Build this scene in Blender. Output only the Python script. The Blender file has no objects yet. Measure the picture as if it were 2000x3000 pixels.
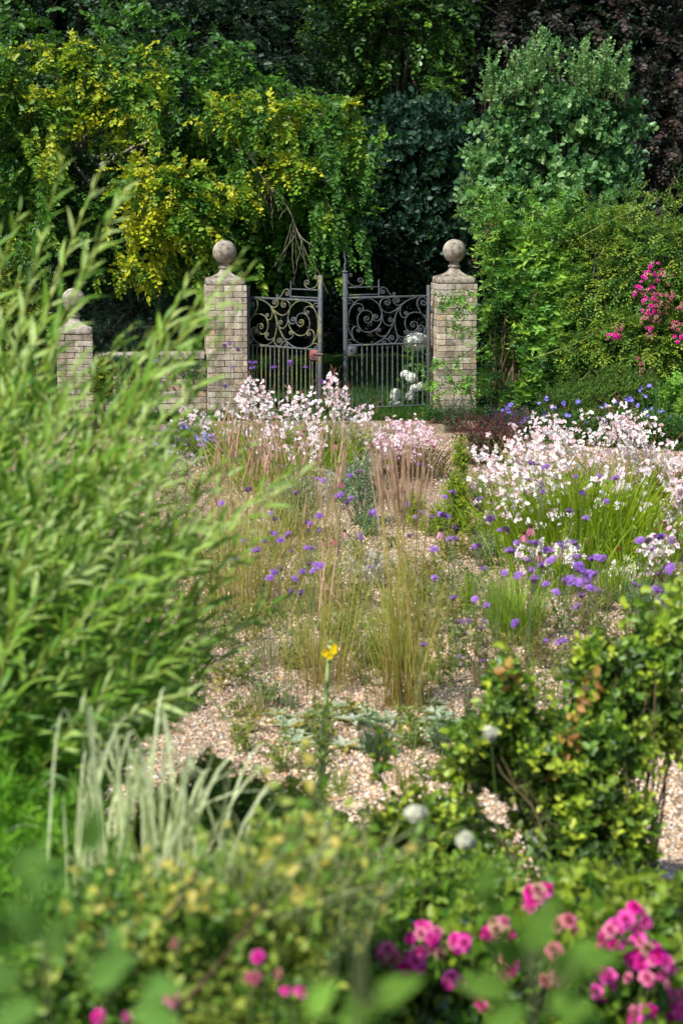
import bpy, math, random
import numpy as np
from mathutils import Vector

rng = np.random.default_rng(11)
random.seed(5)
PI = math.pi
C = bpy.context.scene.collection

# ------------------------------------------------------------------ camera model
FPX = 5000.0                      # focal length in photo pixels (2000 x 3000)
H = 2.6
TH = math.atan(900 / FPX)
CT, ST = math.cos(TH), math.sin(TH)

def ray(px, py):
    u = (px - 1000) / FPX
    v = (1500 - py) / FPX
    return np.array([u, CT + v * ST, -ST + v * CT])

def P(px, py, Y):                  # point of the photo that stands at distance Y
    d = ray(px, py)
    t = Y / d[1]
    return np.array([d[0] * t, Y, H + d[2] * t])

def G(px, py, z=0.0):              # point of the photo that lies at height z
    d = ray(px, py)
    t = (z - H) / d[2]
    return np.array([d[0] * t, d[1] * t, z])

def ppm(Y, z=1.0):                 # photo pixels per metre
    return FPX / (Y * CT + (H - z) * ST)

# ------------------------------------------------------------------ mesh builder
class MB:
    def __init__(s):
        s.v = []; s.c = []; s.f = []; s.n = 0
    def add(s, V, F, col=(1, 1, 1), mat=0):
        V = np.asarray(V, dtype=np.float32).reshape(-1, 3)
        col = np.asarray(col, dtype=np.float32)
        if col.ndim == 1:
            col = np.broadcast_to(col, (len(V), 3))
        s.v.append(V); s.c.append(col)
        if not isinstance(F, (list, tuple)):
            F = [F]
        for f in F:
            f = np.asarray(f, dtype=np.int64)
            if f.size:
                s.f.append((f + s.n, mat))
        s.n += len(V)
    def build(s, name, mats, parent=None, local=False):
        if not isinstance(mats, (list, tuple)):
            mats = [mats]
        me = bpy.data.meshes.new(name)
        if s.n:
            V = np.concatenate(s.v); Cc = np.concatenate(s.c)
            q = parent
            while q is not None and not local:
                V = V - np.array(q.location, dtype=np.float32); q = q.parent
            V = np.ascontiguousarray(V, dtype=np.float32)
            me.vertices.add(len(V))
            me.vertices.foreach_set('co', V.ravel())
            loops = np.concatenate([f.ravel() for f, _ in s.f])
            tot = np.concatenate([np.full(len(f), f.shape[1]) for f, _ in s.f])
            mi = np.concatenate([np.full(len(f), m) for f, m in s.f])
            st = np.concatenate([[0], np.cumsum(tot)[:-1]])
            me.loops.add(len(loops))
            me.loops.foreach_set('vertex_index', loops.astype(np.int32))
            me.polygons.add(len(tot))
            me.polygons.foreach_set('loop_start', st.astype(np.int32))
            me.polygons.foreach_set('loop_total', tot.astype(np.int32))
            me.polygons.foreach_set('material_index', mi.astype(np.int32))
            a = me.color_attributes.new('Col', 'FLOAT_COLOR', 'POINT')
            rgba = np.ones((len(V), 4), dtype=np.float32); rgba[:, :3] = Cc
            a.data.foreach_set('color', rgba.ravel())
            me.update(calc_edges=True)
            me.validate()
        for m in mats:
            me.materials.append(m)
        o = bpy.data.objects.new(name, me)
        C.objects.link(o)
        if parent is not None:
            o.parent = parent
        return o

def flat(o):
    o.data.polygons.foreach_set('use_smooth', np.zeros(len(o.data.polygons), dtype=bool))
    return o

def tag(o, label=None, cat=None, group=None, kind=None):
    if label: o['label'] = label
    if cat: o['category'] = cat
    if group: o['group'] = group
    if kind: o['kind'] = kind
    return o

def thing(name, label, cat, loc=(0, 0, 0), rz=0.0, group=None):
    o = bpy.data.objects.new(name, None)
    o.empty_display_size = 0.1
    C.objects.link(o)
    o.location = Vector([float(x) for x in loc]); o.rotation_euler = (0, 0, rz)
    return tag(o, label, cat, group)

def copy_part(o, parent):
    c = o.copy(); C.objects.link(c); c.parent = parent
    return c

# ------------------------------------------------------------------ vector helpers
def nrm(a):
    a = np.asarray(a, dtype=float)
    return a / np.maximum(np.linalg.norm(a, axis=-1, keepdims=True), 1e-9)

def frames(fwd, up):
    f = nrm(fwd)
    x = np.cross(f, up)
    bad = np.linalg.norm(x, axis=-1) < 1e-4
    if np.any(bad):
        x[bad] = np.cross(f[bad], np.array([0.3, 1, 0.2]))
    x = nrm(x)
    z = np.cross(x, f)
    return np.stack([x, f, z], axis=-1)

def rdir(n):
    return nrm(rng.normal(size=(n, 3)))

_nk = nrm(np.random.default_rng(3).normal(size=(10, 3)))
_np = np.random.default_rng(4).uniform(0, 6.28, 10)
_nf = np.array([1, 1.3, 1.7, 2.1, 2.6, 3.1, 3.7, 4.3, 5.2, 6.1])
def noise(p, freq=1.0, seed=0.0):
    p = np.asarray(p) * freq + seed * 7.31
    a = np.sin(np.einsum('...i,ki->...k', p, _nk) * _nf + _np)
    return np.einsum('...k,k->...', a, 1 / _nf) / 2.2

class T:                            # a small mesh that scatter() repeats
    def __init__(s, V, F, shade=None, mat=None):
        s.V = np.asarray(V, dtype=float)
        s.F = [np.asarray(f, dtype=np.int64) for f in F if len(f)]
        s.S = np.ones((len(s.V), 3)) if shade is None else np.asarray(shade, dtype=float)
        if s.S.ndim == 1: s.S = np.repeat(s.S[:, None], 3, 1)

def join(ts):
    V = []; Sx = []; by = {}; n = 0
    for t in ts:
        V.append(t.V); Sx.append(t.S)
        for f in t.F:
            by.setdefault(f.shape[1], []).append(f + n)
        n += len(t.V)
    return T(np.concatenate(V), [np.concatenate(x) for x in by.values()], np.concatenate(Sx))

def moved(t, M, L, sc=1.0, shade=1.0):
    return T(t.V * sc @ np.asarray(M).T + np.asarray(L), t.F, t.S * shade)

def scatter(mb, t, M, L, sc, col, mat=0):
    N = len(L)
    if N == 0: return
    sc = np.broadcast_to(np.asarray(sc, dtype=float), (N,))
    V = np.einsum('nij,vj->nvi', M, t.V) * sc[:, None, None] + np.asarray(L)[:, None, :]
    col = np.asarray(col, dtype=float)
    if col.ndim == 1: col = np.broadcast_to(col, (N, 3))
    cc = col[:, None, :] * t.S[None]
    nv = len(t.V)
    F = [(f[None] + (np.arange(N) * nv)[:, None, None]).reshape(-1, f.shape[1]) for f in t.F]
    mb.add(V.reshape(-1, 3), F, cc.reshape(-1, 3), mat)

def tubes(mb, paths, rad, col, sides=4, mat=0, cap=False):
    paths = np.asarray(paths, dtype=float)
    if paths.ndim == 2: paths = paths[None]
    N, K, _ = paths.shape
    rad = np.broadcast_to(np.asarray(rad, dtype=float), (N, K))
    tg = nrm(np.gradient(paths, axis=1))
    ref = np.zeros((N, 1, 3)); ref[..., 0] = 0.31; ref[..., 1] = 0.93; ref[..., 2] = 0.17
    a = nrm(np.cross(tg, np.broadcast_to(ref, tg.shape))); b = np.cross(tg, a)
    th = np.arange(sides) * 2 * PI / sides
    V = paths[:, :, None, :] + rad[:, :, None, None] * (a[:, :, None, :] * np.cos(th)[None, None, :, None] + b[:, :, None, :] * np.sin(th)[None, None, :, None])
    i = np.arange(K - 1)[:, None]; j = np.arange(sides)[None]
    q = np.stack([i * sides + j, i * sides + (j + 1) % sides, (i + 1) * sides + (j + 1) % sides, (i + 1) * sides + j], -1).reshape(-1, 4)
    F = [(q[None] + (np.arange(N) * K * sides)[:, None, None]).reshape(-1, 4)]
    if cap:
        e = np.array([list(range(sides))[::-1], [(K - 1) * sides + k for k in range(sides)]])
        F.append((e[None] + (np.arange(N) * K * sides)[:, None, None]).reshape(-1, sides))
    col = np.asarray(col, dtype=float)
    if col.ndim == 2 and len(col) == N:
        col = np.repeat(col, K * sides, axis=0)
    mb.add(V.reshape(-1, 3), F, col, mat)

def ribbons(mb, paths, wid, side, c0, c1, mat=0, fold=0.0):
    paths = np.asarray(paths, dtype=float)
    N, K, _ = paths.shape
    wid = np.broadcast_to(np.asarray(wid, dtype=float), (N, K))
    side = np.broadcast_to(np.asarray(side, dtype=float), (N, 3))
    off = side[:, None, :] * wid[:, :, None] * 0.5
    V = np.stack([paths - off, paths + off], axis=2)
    t = np.linspace(0, 1, K)[None, :, None, None]
    c0 = np.broadcast_to(np.asarray(c0, dtype=float), (N, 3)); c1 = np.broadcast_to(np.asarray(c1, dtype=float), (N, 3))
    cc = np.broadcast_to(c0[:, None, None] * (1 - t) + c1[:, None, None] * t, (N, K, 2, 3))
    i = np.arange(K - 1)
    q = np.stack([2 * i, 2 * i + 1, 2 * i + 3, 2 * i + 2], -1)
    F = (q[None] + (np.arange(N) * K * 2)[:, None, None]).reshape(-1, 4)
    mb.add(V.reshape(-1, 3), [F], cc.reshape(-1, 3), mat)

def quadb(p0, p1, p2, K):
    t = np.linspace(0, 1, K)[None, :, None]
    p0, p1, p2 = [np.asarray(x, dtype=float)[:, None, :] for x in (p0, p1, p2)]
    return (1 - t) ** 2 * p0 + 2 * t * (1 - t) * p1 + t ** 2 * p2

def catmull(pts, per=8):
    p = np.asarray(pts, dtype=float)
    p = np.vstack([2 * p[0] - p[1], p, 2 * p[-1] - p[-2]])
    out = []
    for i in range(1, len(p) - 2):
        t = np.linspace(0, 1, per, endpoint=False)[:, None]
        a, b, c, d = p[i - 1], p[i], p[i + 1], p[i + 2]
        out.append(0.5 * (2 * b + (c - a) * t + (2 * a - 5 * b + 4 * c - d) * t ** 2 + (3 * b - a - 3 * c + d) * t ** 3))
    out.append(p[-2][None])
    return np.vstack(out)

def lathe(mb, prof, n=24, col=(1, 1, 1), mat=0, center=(0, 0, 0)):
    prof = np.asarray(prof, dtype=float); K = len(prof)
    th = np.arange(n) * 2 * PI / n
    V = np.stack([prof[:, 0:1] * np.cos(th), prof[:, 0:1] * np.sin(th), np.repeat(prof[:, 1:2], n, 1)], -1)
    i = np.arange(K - 1)[:, None]; j = np.arange(n)[None]
    q = np.stack([i * n + j, i * n + (j + 1) % n, (i + 1) * n + (j + 1) % n, (i + 1) * n + j], -1).reshape(-1, 4)
    mb.add(V.reshape(-1, 3) + np.asarray(center), [q], col, mat)

def box(mb, c, s, col=(1, 1, 1), mat=0, jit=0.0, bev=0.0):
    c = np.asarray(c, float); h = np.asarray(s, float) / 2
    if bev <= 0:
        V = np.array([[x, y, z] for z in (-1, 1) for y in (-1, 1) for x in (-1, 1)], float) * h
        if jit: V += rng.normal(0, jit, V.shape)
        F = np.array([[0, 2, 3, 1], [4, 5, 7, 6], [0, 1, 5, 4], [2, 6, 7, 3], [0, 4, 6, 2], [1, 3, 7, 5]])
        mb.add(V + c, [F], col, mat)
        return
    V = []; idx = {}
    for sx in (-1, 1):
        for sy in (-1, 1):
            for sz in (-1, 1):
                j = rng.normal(0, jit, 3) if jit else 0
                for ax in range(3):
                    p = np.array([sx, sy, sz]) * (h - bev)
                    p[ax] = (sx, sy, sz)[ax] * h[ax]
                    idx[(sx, sy, sz, ax)] = len(V); V.append(p + j)
    Q = []; R = []
    for ax in range(3):
        o = [k for k in range(3) if k != ax]
        for s_ in (-1, 1):
            ring = []
            for a, b in ((-1, -1), (1, -1), (1, 1), (-1, 1)):
                k = [0, 0, 0]; k[ax] = s_; k[o[0]] = a; k[o[1]] = b
                ring.append(idx[(*k, ax)])
            Q.append(ring)
        for a in (-1, 1):
            for b in (-1, 1):
                k0 = [0, 0, 0]; k1 = [0, 0, 0]
                k0[o[0]] = a; k0[o[1]] = b; k0[ax] = -1
                k1[o[0]] = a; k1[o[1]] = b; k1[ax] = 1
                Q.append([idx[(*k0, o[0])], idx[(*k1, o[0])], idx[(*k1, o[1])], idx[(*k0, o[1])]])
    for sx in (-1, 1):
        for sy in (-1, 1):
            for sz in (-1, 1):
                R.append([idx[(sx, sy, sz, 0)], idx[(sx, sy, sz, 1)], idx[(sx, sy, sz, 2)]])
    V = np.array(V)
    def fix(f):
        f = list(f); p = V[f]
        n = np.cross(p[1] - p[0], p[2] - p[0])
        return f if np.dot(n, p.mean(0)) > 0 else f[::-1]
    mb.add(V + c, [np.array([fix(f) for f in Q]), np.array([fix(f) for f in R])], col, mat)

# ------------------------------------------------------------------ materials
def new_mat(name):
    m = bpy.data.materials.new(name); m.use_nodes = True
    nt = m.node_tree; nt.nodes.clear()
    return m, nt, nt.nodes, nt.links

def leaf_mat(name, trans=0.3, gloss=0.06, rough=0.42, var=0.25, warm=(1.25, 1.2, 0.55)):
    m, nt, N, L = new_mat(name)
    at = N.new('ShaderNodeAttribute'); at.attribute_name = 'Col'
    no = N.new('ShaderNodeTexNoise'); no.inputs['Scale'].default_value = 34; no.inputs['Detail'].default_value = 2
    ge = N.new('ShaderNodeNewGeometry')
    tc = N.new('ShaderNodeTexCoord'); L.new(tc.outputs['Object'], no.inputs['Vector'])
    mr = N.new('ShaderNodeMapRange'); mr.inputs['From Min'].default_value = 0.3; mr.inputs['From Max'].default_value = 0.7
    mr.inputs['To Min'].default_value = 1 - var; mr.inputs['To Max'].default_value = 1 + var
    L.new(no.outputs['Fac'], mr.inputs['Value'])
    vm = N.new('ShaderNodeVectorMath'); vm.operation = 'SCALE'
    L.new(at.outputs['Color'], vm.inputs[0]); L.new(mr.outputs[0], vm.inputs['Scale'])
    df = N.new('ShaderNodeBsdfDiffuse'); L.new(vm.outputs[0], df.inputs['Color'])
    tr = N.new('ShaderNodeBsdfTranslucent')
    vt = N.new('ShaderNodeVectorMath'); vt.operation = 'MULTIPLY'; vt.inputs[1].default_value = warm
    L.new(vm.outputs[0], vt.inputs[0]); L.new(vt.outputs[0], tr.inputs['Color'])
    mx = N.new('ShaderNodeMixShader'); mx.inputs[0].default_value = trans
    L.new(df.outputs[0], mx.inputs[1]); L.new(tr.outputs[0], mx.inputs[2])
    out = N.new('ShaderNodeOutputMaterial')
    if gloss > 0:
        gl = N.new('ShaderNodeBsdfGlossy'); gl.inputs['Roughness'].default_value = rough
        gl.inputs['Color'].default_value = (0.85, 0.95, 1, 1)
        fr = N.new('ShaderNodeFresnel'); fr.inputs['IOR'].default_value = 1.4
        mm = N.new('ShaderNodeMath'); mm.operation = 'MULTIPLY_ADD'
        mm.inputs[1].default_value = gloss * 5; mm.inputs[2].default_value = gloss * 0.3
        L.new(fr.outputs[0], mm.inputs[0])
        mg = N.new('ShaderNodeMixShader'); L.new(mm.outputs[0], mg.inputs[0])
        L.new(mx.outputs[0], mg.inputs[1]); L.new(gl.outputs[0], mg.inputs[2])
        L.new(mg.outputs[0], out.inputs['Surface'])
    else:
        L.new(mx.outputs[0], out.inputs['Surface'])
    return m

def ramp(N, stops):
    r = N.new('ShaderNodeValToRGB')
    while len(r.color_ramp.elements) < len(stops): r.color_ramp.elements.new(0.5)
    for e, (p, c) in zip(r.color_ramp.elements, stops):
        e.position = p; e.color = (*c, 1)
    return r

def stone_mat(name, base, dark, light, scale=1.0, attr=False, blotch=0.5):
    m, nt, N, L = new_mat(name)
    tc = N.new('ShaderNodeTexCoord')
    n1 = N.new('ShaderNodeTexNoise'); n1.inputs['Scale'].default_value = 5 * scale; n1.inputs['Detail'].default_value = 8; n1.inputs['Roughness'].default_value = 0.65
    n2 = N.new('ShaderNodeTexNoise'); n2.inputs['Scale'].default_value = 60 * scale; n2.inputs['Detail'].default_value = 6; n2.inputs['Roughness'].default_value = 0.75
    n3 = N.new('ShaderNodeTexNoise'); n3.inputs['Scale'].default_value = 16 * scale; n3.inputs['Detail'].default_value = 5
    for n in (n1, n2, n3): L.new(tc.outputs['Object'], n.inputs['Vector'])
    r1 = ramp(N, [(0.36, dark), (0.5, base), (0.66, light)]); L.new(n1.outputs['Fac'], r1.inputs['Fac'])
    r2 = ramp(N, [(0.36, (0.32, 0.30, 0.27)), (0.5, (0.95, 0.95, 0.95)), (0.66, (1.25, 1.22, 1.15))]); L.new(n2.outputs['Fac'], r2.inputs['Fac'])
    mu = N.new('ShaderNodeMixRGB'); mu.blend_type = 'MULTIPLY'; mu.inputs[0].default_value = 0.85
    src = r1.outputs['Color']
    if attr:
        at = N.new('ShaderNodeAttribute'); at.attribute_name = 'Col'
        ma = N.new('ShaderNodeMixRGB'); ma.blend_type = 'MULTIPLY'; ma.inputs[0].default_value = 1
        L.new(src, ma.inputs[1]); L.new(at.outputs['Color'], ma.inputs[2]); src = ma.outputs[0]
    L.new(src, mu.inputs[1]); L.new(r2.outputs['Color'], mu.inputs[2])
    # lichen blotches, pale and nearly black
    r3 = ramp(N, [(0.56, (0, 0, 0)), (0.63, (1, 1, 1))]); L.new(n3.outputs['Fac'], r3.inputs['Fac'])
    ml = N.new('ShaderNodeMath'); ml.operation = 'MULTIPLY'; ml.inputs[1].default_value = blotch; L.new(r3.outputs['Color'], ml.inputs[0])
    mx = N.new('ShaderNodeMixRGB'); mx.inputs[2].default_value = (0.60, 0.58, 0.50, 1)
    L.new(ml.outputs[0], mx.inputs[0]); L.new(mu.outputs[0], mx.inputs[1])
    r4 = ramp(N, [(0.36, (1, 1, 1)), (0.43, (0, 0, 0))]); L.new(n3.outputs['Fac'], r4.inputs['Fac'])
    m4 = N.new('ShaderNodeMath'); m4.operation = 'MULTIPLY'; m4.inputs[1].default_value = blotch; L.new(r4.outputs['Color'], m4.inputs[0])
    mx2 = N.new('ShaderNodeMixRGB'); mx2.inputs[2].default_value = (0.055, 0.052, 0.045, 1)
    L.new(m4.outputs[0], mx2.inputs[0]); L.new(mx.outputs[0], mx2.inputs[1])
    mp = N.new('ShaderNodeMapping'); mp.inputs['Scale'].default_value = (9, 9, 0.9); L.new(tc.outputs['Object'], mp.inputs['Vector'])
    n4 = N.new('ShaderNodeTexNoise'); n4.inputs['Scale'].default_value = 1.6; n4.inputs['Detail'].default_value = 6; L.new(mp.outputs[0], n4.inputs['Vector'])
    r5 = ramp(N, [(0.38, (0.50, 0.47, 0.42)), (0.52, (1, 1, 1)), (0.7, (1.08, 1.07, 1.03))]); L.new(n4.outputs['Fac'], r5.inputs['Fac'])
    ms = N.new('ShaderNodeMixRGB'); ms.blend_type = 'MULTIPLY'; ms.inputs[0].default_value = 0.55
    L.new(mx2.outputs[0], ms.inputs[1]); L.new(r5.outputs['Color'], ms.inputs[2])
    bs = N.new('ShaderNodeBsdfPrincipled'); bs.inputs['Roughness'].default_value = 0.92; bs.inputs['Specular IOR Level'].default_value = 0.15
    L.new(ms.outputs[0], bs.inputs['Base Color'])
    bp = N.new('ShaderNodeBump'); bp.inputs['Strength'].default_value = 0.55; bp.inputs['Distance'].default_value = 0.008
    L.new(n2.outputs['Fac'], bp.inputs['Height']); L.new(bp.outputs[0], bs.inputs['Normal'])
    out = N.new('ShaderNodeOutputMaterial'); L.new(bs.outputs[0], out.inputs['Surface'])
    return m

def iron_mat(name, moss=0.5, rust=0.0, base=(0.055, 0.06, 0.07)):
    m, nt, N, L = new_mat(name)
    tc = N.new('ShaderNodeTexCoord')
    n1 = N.new('ShaderNodeTexNoise'); n1.inputs['Scale'].default_value = 5; n1.inputs['Detail'].default_value = 9; n1.inputs['Roughness'].default_value = 0.75
    n2 = N.new('ShaderNodeTexNoise'); n2.inputs['Scale'].default_value = 70; n2.inputs['Detail'].default_value = 4
    n3 = N.new('ShaderNodeTexNoise'); n3.inputs['Scale'].default_value = 30; n3.inputs['Detail'].default_value = 6
    for n in (n1, n2, n3): L.new(tc.outputs['Object'], n.inputs['Vector'])
    r0 = ramp(N, [(0.3, tuple(x * 0.5 for x in base)), (0.7, tuple(x * 1.9 for x in base))]); L.new(n2.outputs['Fac'], r0.inputs['Fac'])
    r1 = ramp(N, [(0.62 - 0.26 * moss, (0, 0, 0)), (0.74 - 0.22 * moss, (1, 1, 1))]); L.new(n1.outputs['Fac'], r1.inputs['Fac'])
    mm = N.new('ShaderNodeMath'); mm.operation = 'MULTIPLY'; L.new(r1.outputs['Color'], mm.inputs[0])
    rr = ramp(N, [(0.38, (0.15, 0.15, 0.15)), (0.6, (1, 1, 1))]); L.new(n2.outputs['Fac'], rr.inputs['Fac']); L.new(rr.outputs['Color'], mm.inputs[1])
    mx = N.new('ShaderNodeMixRGB'); mx.inputs[2].default_value = (0.36, 0.36, 0.08, 1)
    L.new(mm.outputs[0], mx.inputs[0]); L.new(r0.outputs['Color'], mx.inputs[1])
    src = mx.outputs[0]
    if rust:
        r3 = ramp(N, [(0.44, (0, 0, 0)), (0.52, (1, 1, 1))]); L.new(n3.outputs['Fac'], r3.inputs['Fac'])
        m3 = N.new('ShaderNodeMath'); m3.operation = 'MULTIPLY'; m3.inputs[1].default_value = rust; L.new(r3.outputs['Color'], m3.inputs[0])
        mx3 = N.new('ShaderNodeMixRGB'); mx3.inputs[2].default_value = (0.42, 0.10, 0.06, 1)
        L.new(m3.outputs[0], mx3.inputs[0]); L.new(src, mx3.inputs[1]); src = mx3.outputs[0]
    bs = N.new('ShaderNodeBsdfPrincipled'); bs.inputs['Roughness'].default_value = 0.6; bs.inputs['Specular IOR Level'].default_value = 0.45
    L.new(src, bs.inputs['Base Color'])
    bp = N.new('ShaderNodeBump'); bp.inputs['Strength'].default_value = 0.5; bp.inputs['Distance'].default_value = 0.004
    L.new(n2.outputs['Fac'], bp.inputs['Height']); L.new(bp.outputs[0], bs.inputs['Normal'])
    out = N.new('ShaderNodeOutputMaterial'); L.new(bs.outputs[0], out.inputs['Surface'])
    return m

def attr_mat(name, rough=0.8, spec=0.2, var=0.3, scale=40, bump=0.0):
    m, nt, N, L = new_mat(name)
    at = N.new('ShaderNodeAttribute'); at.attribute_name = 'Col'
    tc = N.new('ShaderNodeTexCoord')
    no = N.new('ShaderNodeTexNoise'); no.inputs['Scale'].default_value = scale; no.inputs['Detail'].default_value = 4
    L.new(tc.outputs['Object'], no.inputs['Vector'])
    mr = N.new('ShaderNodeMapRange'); mr.inputs['From Min'].default_value = 0.3; mr.inputs['From Max'].default_value = 0.7
    mr.inputs['To Min'].default_value = 1 - var; mr.inputs['To Max'].default_value = 1 + var
    L.new(no.outputs['Fac'], mr.inputs['Value'])
    vm = N.new('ShaderNodeVectorMath'); vm.operation = 'SCALE'
    L.new(at.outputs['Color'], vm.inputs[0]); L.new(mr.outputs[0], vm.inputs['Scale'])
    bs = N.new('ShaderNodeBsdfPrincipled'); bs.inputs['Roughness'].default_value = rough; bs.inputs['Specular IOR Level'].default_value = spec
    L.new(vm.outputs[0], bs.inputs['Base Color'])
    if bump:
        bp = N.new('ShaderNodeBump'); bp.inputs['Strength'].default_value = bump; bp.inputs['Distance'].default_value = 0.02
        L.new(no.outputs['Fac'], bp.inputs['Height']); L.new(bp.outputs[0], bs.inputs['Normal'])
    out = N.new('ShaderNodeOutputMaterial'); L.new(bs.outputs[0], out.inputs['Surface'])
    return m

def ground_mat(name, stops, scale, bump, cell=None):
    m, nt, N, L = new_mat(name)
    tc = N.new('ShaderNodeTexCoord')
    bs = N.new('ShaderNodeBsdfPrincipled'); bs.inputs['Roughness'].default_value = 0.9; bs.inputs['Specular IOR Level'].default_value = 0.15
    no = N.new('ShaderNodeTexNoise'); no.inputs['Scale'].default_value = scale; no.inputs['Detail'].default_value = 8; no.inputs['Roughness'].default_value = 0.7
    L.new(tc.outputs['Object'], no.inputs['Vector'])
    bp = N.new('ShaderNodeBump'); bp.inputs['Strength'].default_value = bump; bp.inputs['Distance'].default_value = 0.02
    if cell:
        vo = N.new('ShaderNodeTexVoronoi'); vo.inputs['Scale'].default_value = cell; vo.inputs['Randomness'].default_value = 1
        L.new(tc.outputs['Object'], vo.inputs['Vector'])
        sp = N.new('ShaderNodeSeparateColor'); L.new(vo.outputs['Color'], sp.inputs['Color'])
        r = ramp(N, stops); L.new(sp.outputs[0], r.inputs['Fac'])
        rd = ramp(N, [(0.0, (1.1, 1.1, 1.1)), (0.45, (0.85, 0.85, 0.85)), (0.75, (0.32, 0.28, 0.24))]); L.new(vo.outputs['Distance'], rd.inputs['Fac'])
        mu = N.new('ShaderNodeMixRGB'); mu.blend_type = 'MULTIPLY'; mu.inputs[0].default_value = 1
        L.new(r.outputs['Color'], mu.inputs[1]); L.new(rd.outputs['Color'], mu.inputs[2])
        n2 = N.new('ShaderNodeTexNoise'); n2.inputs['Scale'].default_value = 1.1; n2.inputs['Detail'].default_value = 6; L.new(tc.outputs['Object'], n2.inputs['Vector'])
        r2 = ramp(N, [(0.3, (0.72, 0.70, 0.66)), (0.6, (1.05, 1.03, 1.0))]); L.new(n2.outputs['Fac'], r2.inputs['Fac'])
        m2 = N.new('ShaderNodeMixRGB'); m2.blend_type = 'MULTIPLY'; m2.inputs[0].default_value = 1
        L.new(mu.outputs[0], m2.inputs[1]); L.new(r2.outputs['Color'], m2.inputs[2])
        L.new(m2.outputs[0], bs.inputs['Base Color'])
        iv = N.new('ShaderNodeMath'); iv.operation = 'SUBTRACT'; iv.inputs[0].default_value = 1; L.new(vo.outputs['Distance'], iv.inputs[1])
        L.new(iv.outputs[0], bp.inputs['Height'])
    else:
        r = ramp(N, stops); L.new(no.outputs['Fac'], r.inputs['Fac'])
        L.new(r.outputs['Color'], bs.inputs['Base Color']); L.new(no.outputs['Fac'], bp.inputs['Height'])
    L.new(bp.outputs[0], bs.inputs['Normal'])
    out = N.new('ShaderNodeOutputMaterial'); L.new(bs.outputs[0], out.inputs['Surface'])
    return m

LEAF = leaf_mat('leaf', 0.32, 0.05, 0.45)
GLOSSY = leaf_mat('glossy_leaf', 0.30, 0.075, 0.42)
MATTE = leaf_mat('matte_leaf', 0.30, 0.0)
GRASS = leaf_mat('grass_blade', 0.35, 0.03, 0.5, 0.2)
PETAL = leaf_mat('petal', 0.12, 0.0, var=0.06, warm=(1, 1, 1))
PLUME = leaf_mat('dry_plume', 0.35, 0.0, var=0.2, warm=(1, 1, 1))
STEM = attr_mat('stem', 0.7, 0.25, 0.25, 60)
BARK = attr_mat('bark', 0.9, 0.1, 0.5, 18, 0.8)
CONE = attr_mat('seed_cone', 0.85, 0.1, 0.3, 200, 0.5)
STONE = stone_mat('weathered_stone', (0.44, 0.39, 0.32), (0.26, 0.22, 0.18), (0.66, 0.61, 0.54), 1.0, False, 0.55)
BRICK = stone_mat('weathered_brick', (0.68, 0.59, 0.47), (0.42, 0.36, 0.28), (0.82, 0.77, 0.67), 1.2, True, 0.42)
MORTAR = stone_mat('mortar', (0.36, 0.31, 0.25), (0.22, 0.19, 0.15), (0.48, 0.43, 0.36), 2.0)
IRON = iron_mat('old_iron', 0.33, base=(.10, .11, .125))
IRONM = iron_mat('mossy_iron', 0.72, base=(.11, .12, .125))
RUSTY = iron_mat('rusty_iron', 0.0, 0.9, (0.10, 0.10, 0.11))
BLACK = attr_mat('black_paint', 0.4, 0.5, 0.2, 30)
GRAVEL = ground_mat('gravel', [(0.0, (0.24, 0.18, 0.13)), (0.16, (0.52, 0.33, 0.20)), (0.34, (0.66, 0.45, 0.28)), (0.55, (0.74, 0.56, 0.40)), (0.75, (0.78, 0.66, 0.53)), (0.9, (0.74, 0.68, 0.6)), (1.0, (0.30, 0.28, 0.26))], 5, 0.9, 75)
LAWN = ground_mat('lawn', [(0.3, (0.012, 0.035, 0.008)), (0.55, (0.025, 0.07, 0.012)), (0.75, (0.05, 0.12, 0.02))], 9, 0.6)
SOIL = ground_mat('soil', [(0.3, (0.02, 0.016, 0.01)), (0.55, (0.04, 0.032, 0.02)), (0.75, (0.07, 0.055, 0.035))], 14, 0.8)
PEBBLE = attr_mat('pebble', 0.75, 0.25, 0.25, 90)

# ------------------------------------------------------------------ templates
def leaf_t(w=0.6, fold=0.18, curve=0.1, tip=0.72):
    V = [(0, 0, 0), (w * .46, .30, fold * w), (w * .40, tip, fold * w * .8 - curve * .4), (0, 1, -curve), (-w * .40, tip, fold * w * .8 - curve * .4), (-w * .46, .30, fold * w)]
    return T(V, [[(0, 1, 2, 3), (0, 3, 4, 5)]])

def lance_t(w=0.16, curve=0.25, K=4, fold=0.12):
    t = np.linspace(0, 1, K + 1)
    V = []; F = []
    prof = np.sin(PI * (t ** 0.75)) * 0.5 * w
    for i, tt in enumerate(t):
        z = -curve * tt ** 2
        V += [(-prof[i], tt, z + abs(prof[i]) * fold * 3), (0, tt, z), (prof[i], tt, z + abs(prof[i]) * fold * 3)]
    for i in range(K):
        a = 3 * i
        F += [(a, a + 1, a + 4, a + 3), (a + 1, a + 2, a + 5, a + 4)]
    return T(V, [F])

def twig_t(L, r, col=(0.5, 0.42, 0.3)):
    V = []; 
    for y, rr in ((0, r), (L, r * .4)):
        for k in range(3):
            a = k * 2 * PI / 3
            V.append((rr * math.cos(a), y, rr * math.sin(a)))
    return T(V, [[(0, 1, 4, 3), (1, 2, 5, 4), (2, 0, 3, 5)]], np.tile(np.array(col), (6, 1)))

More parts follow.
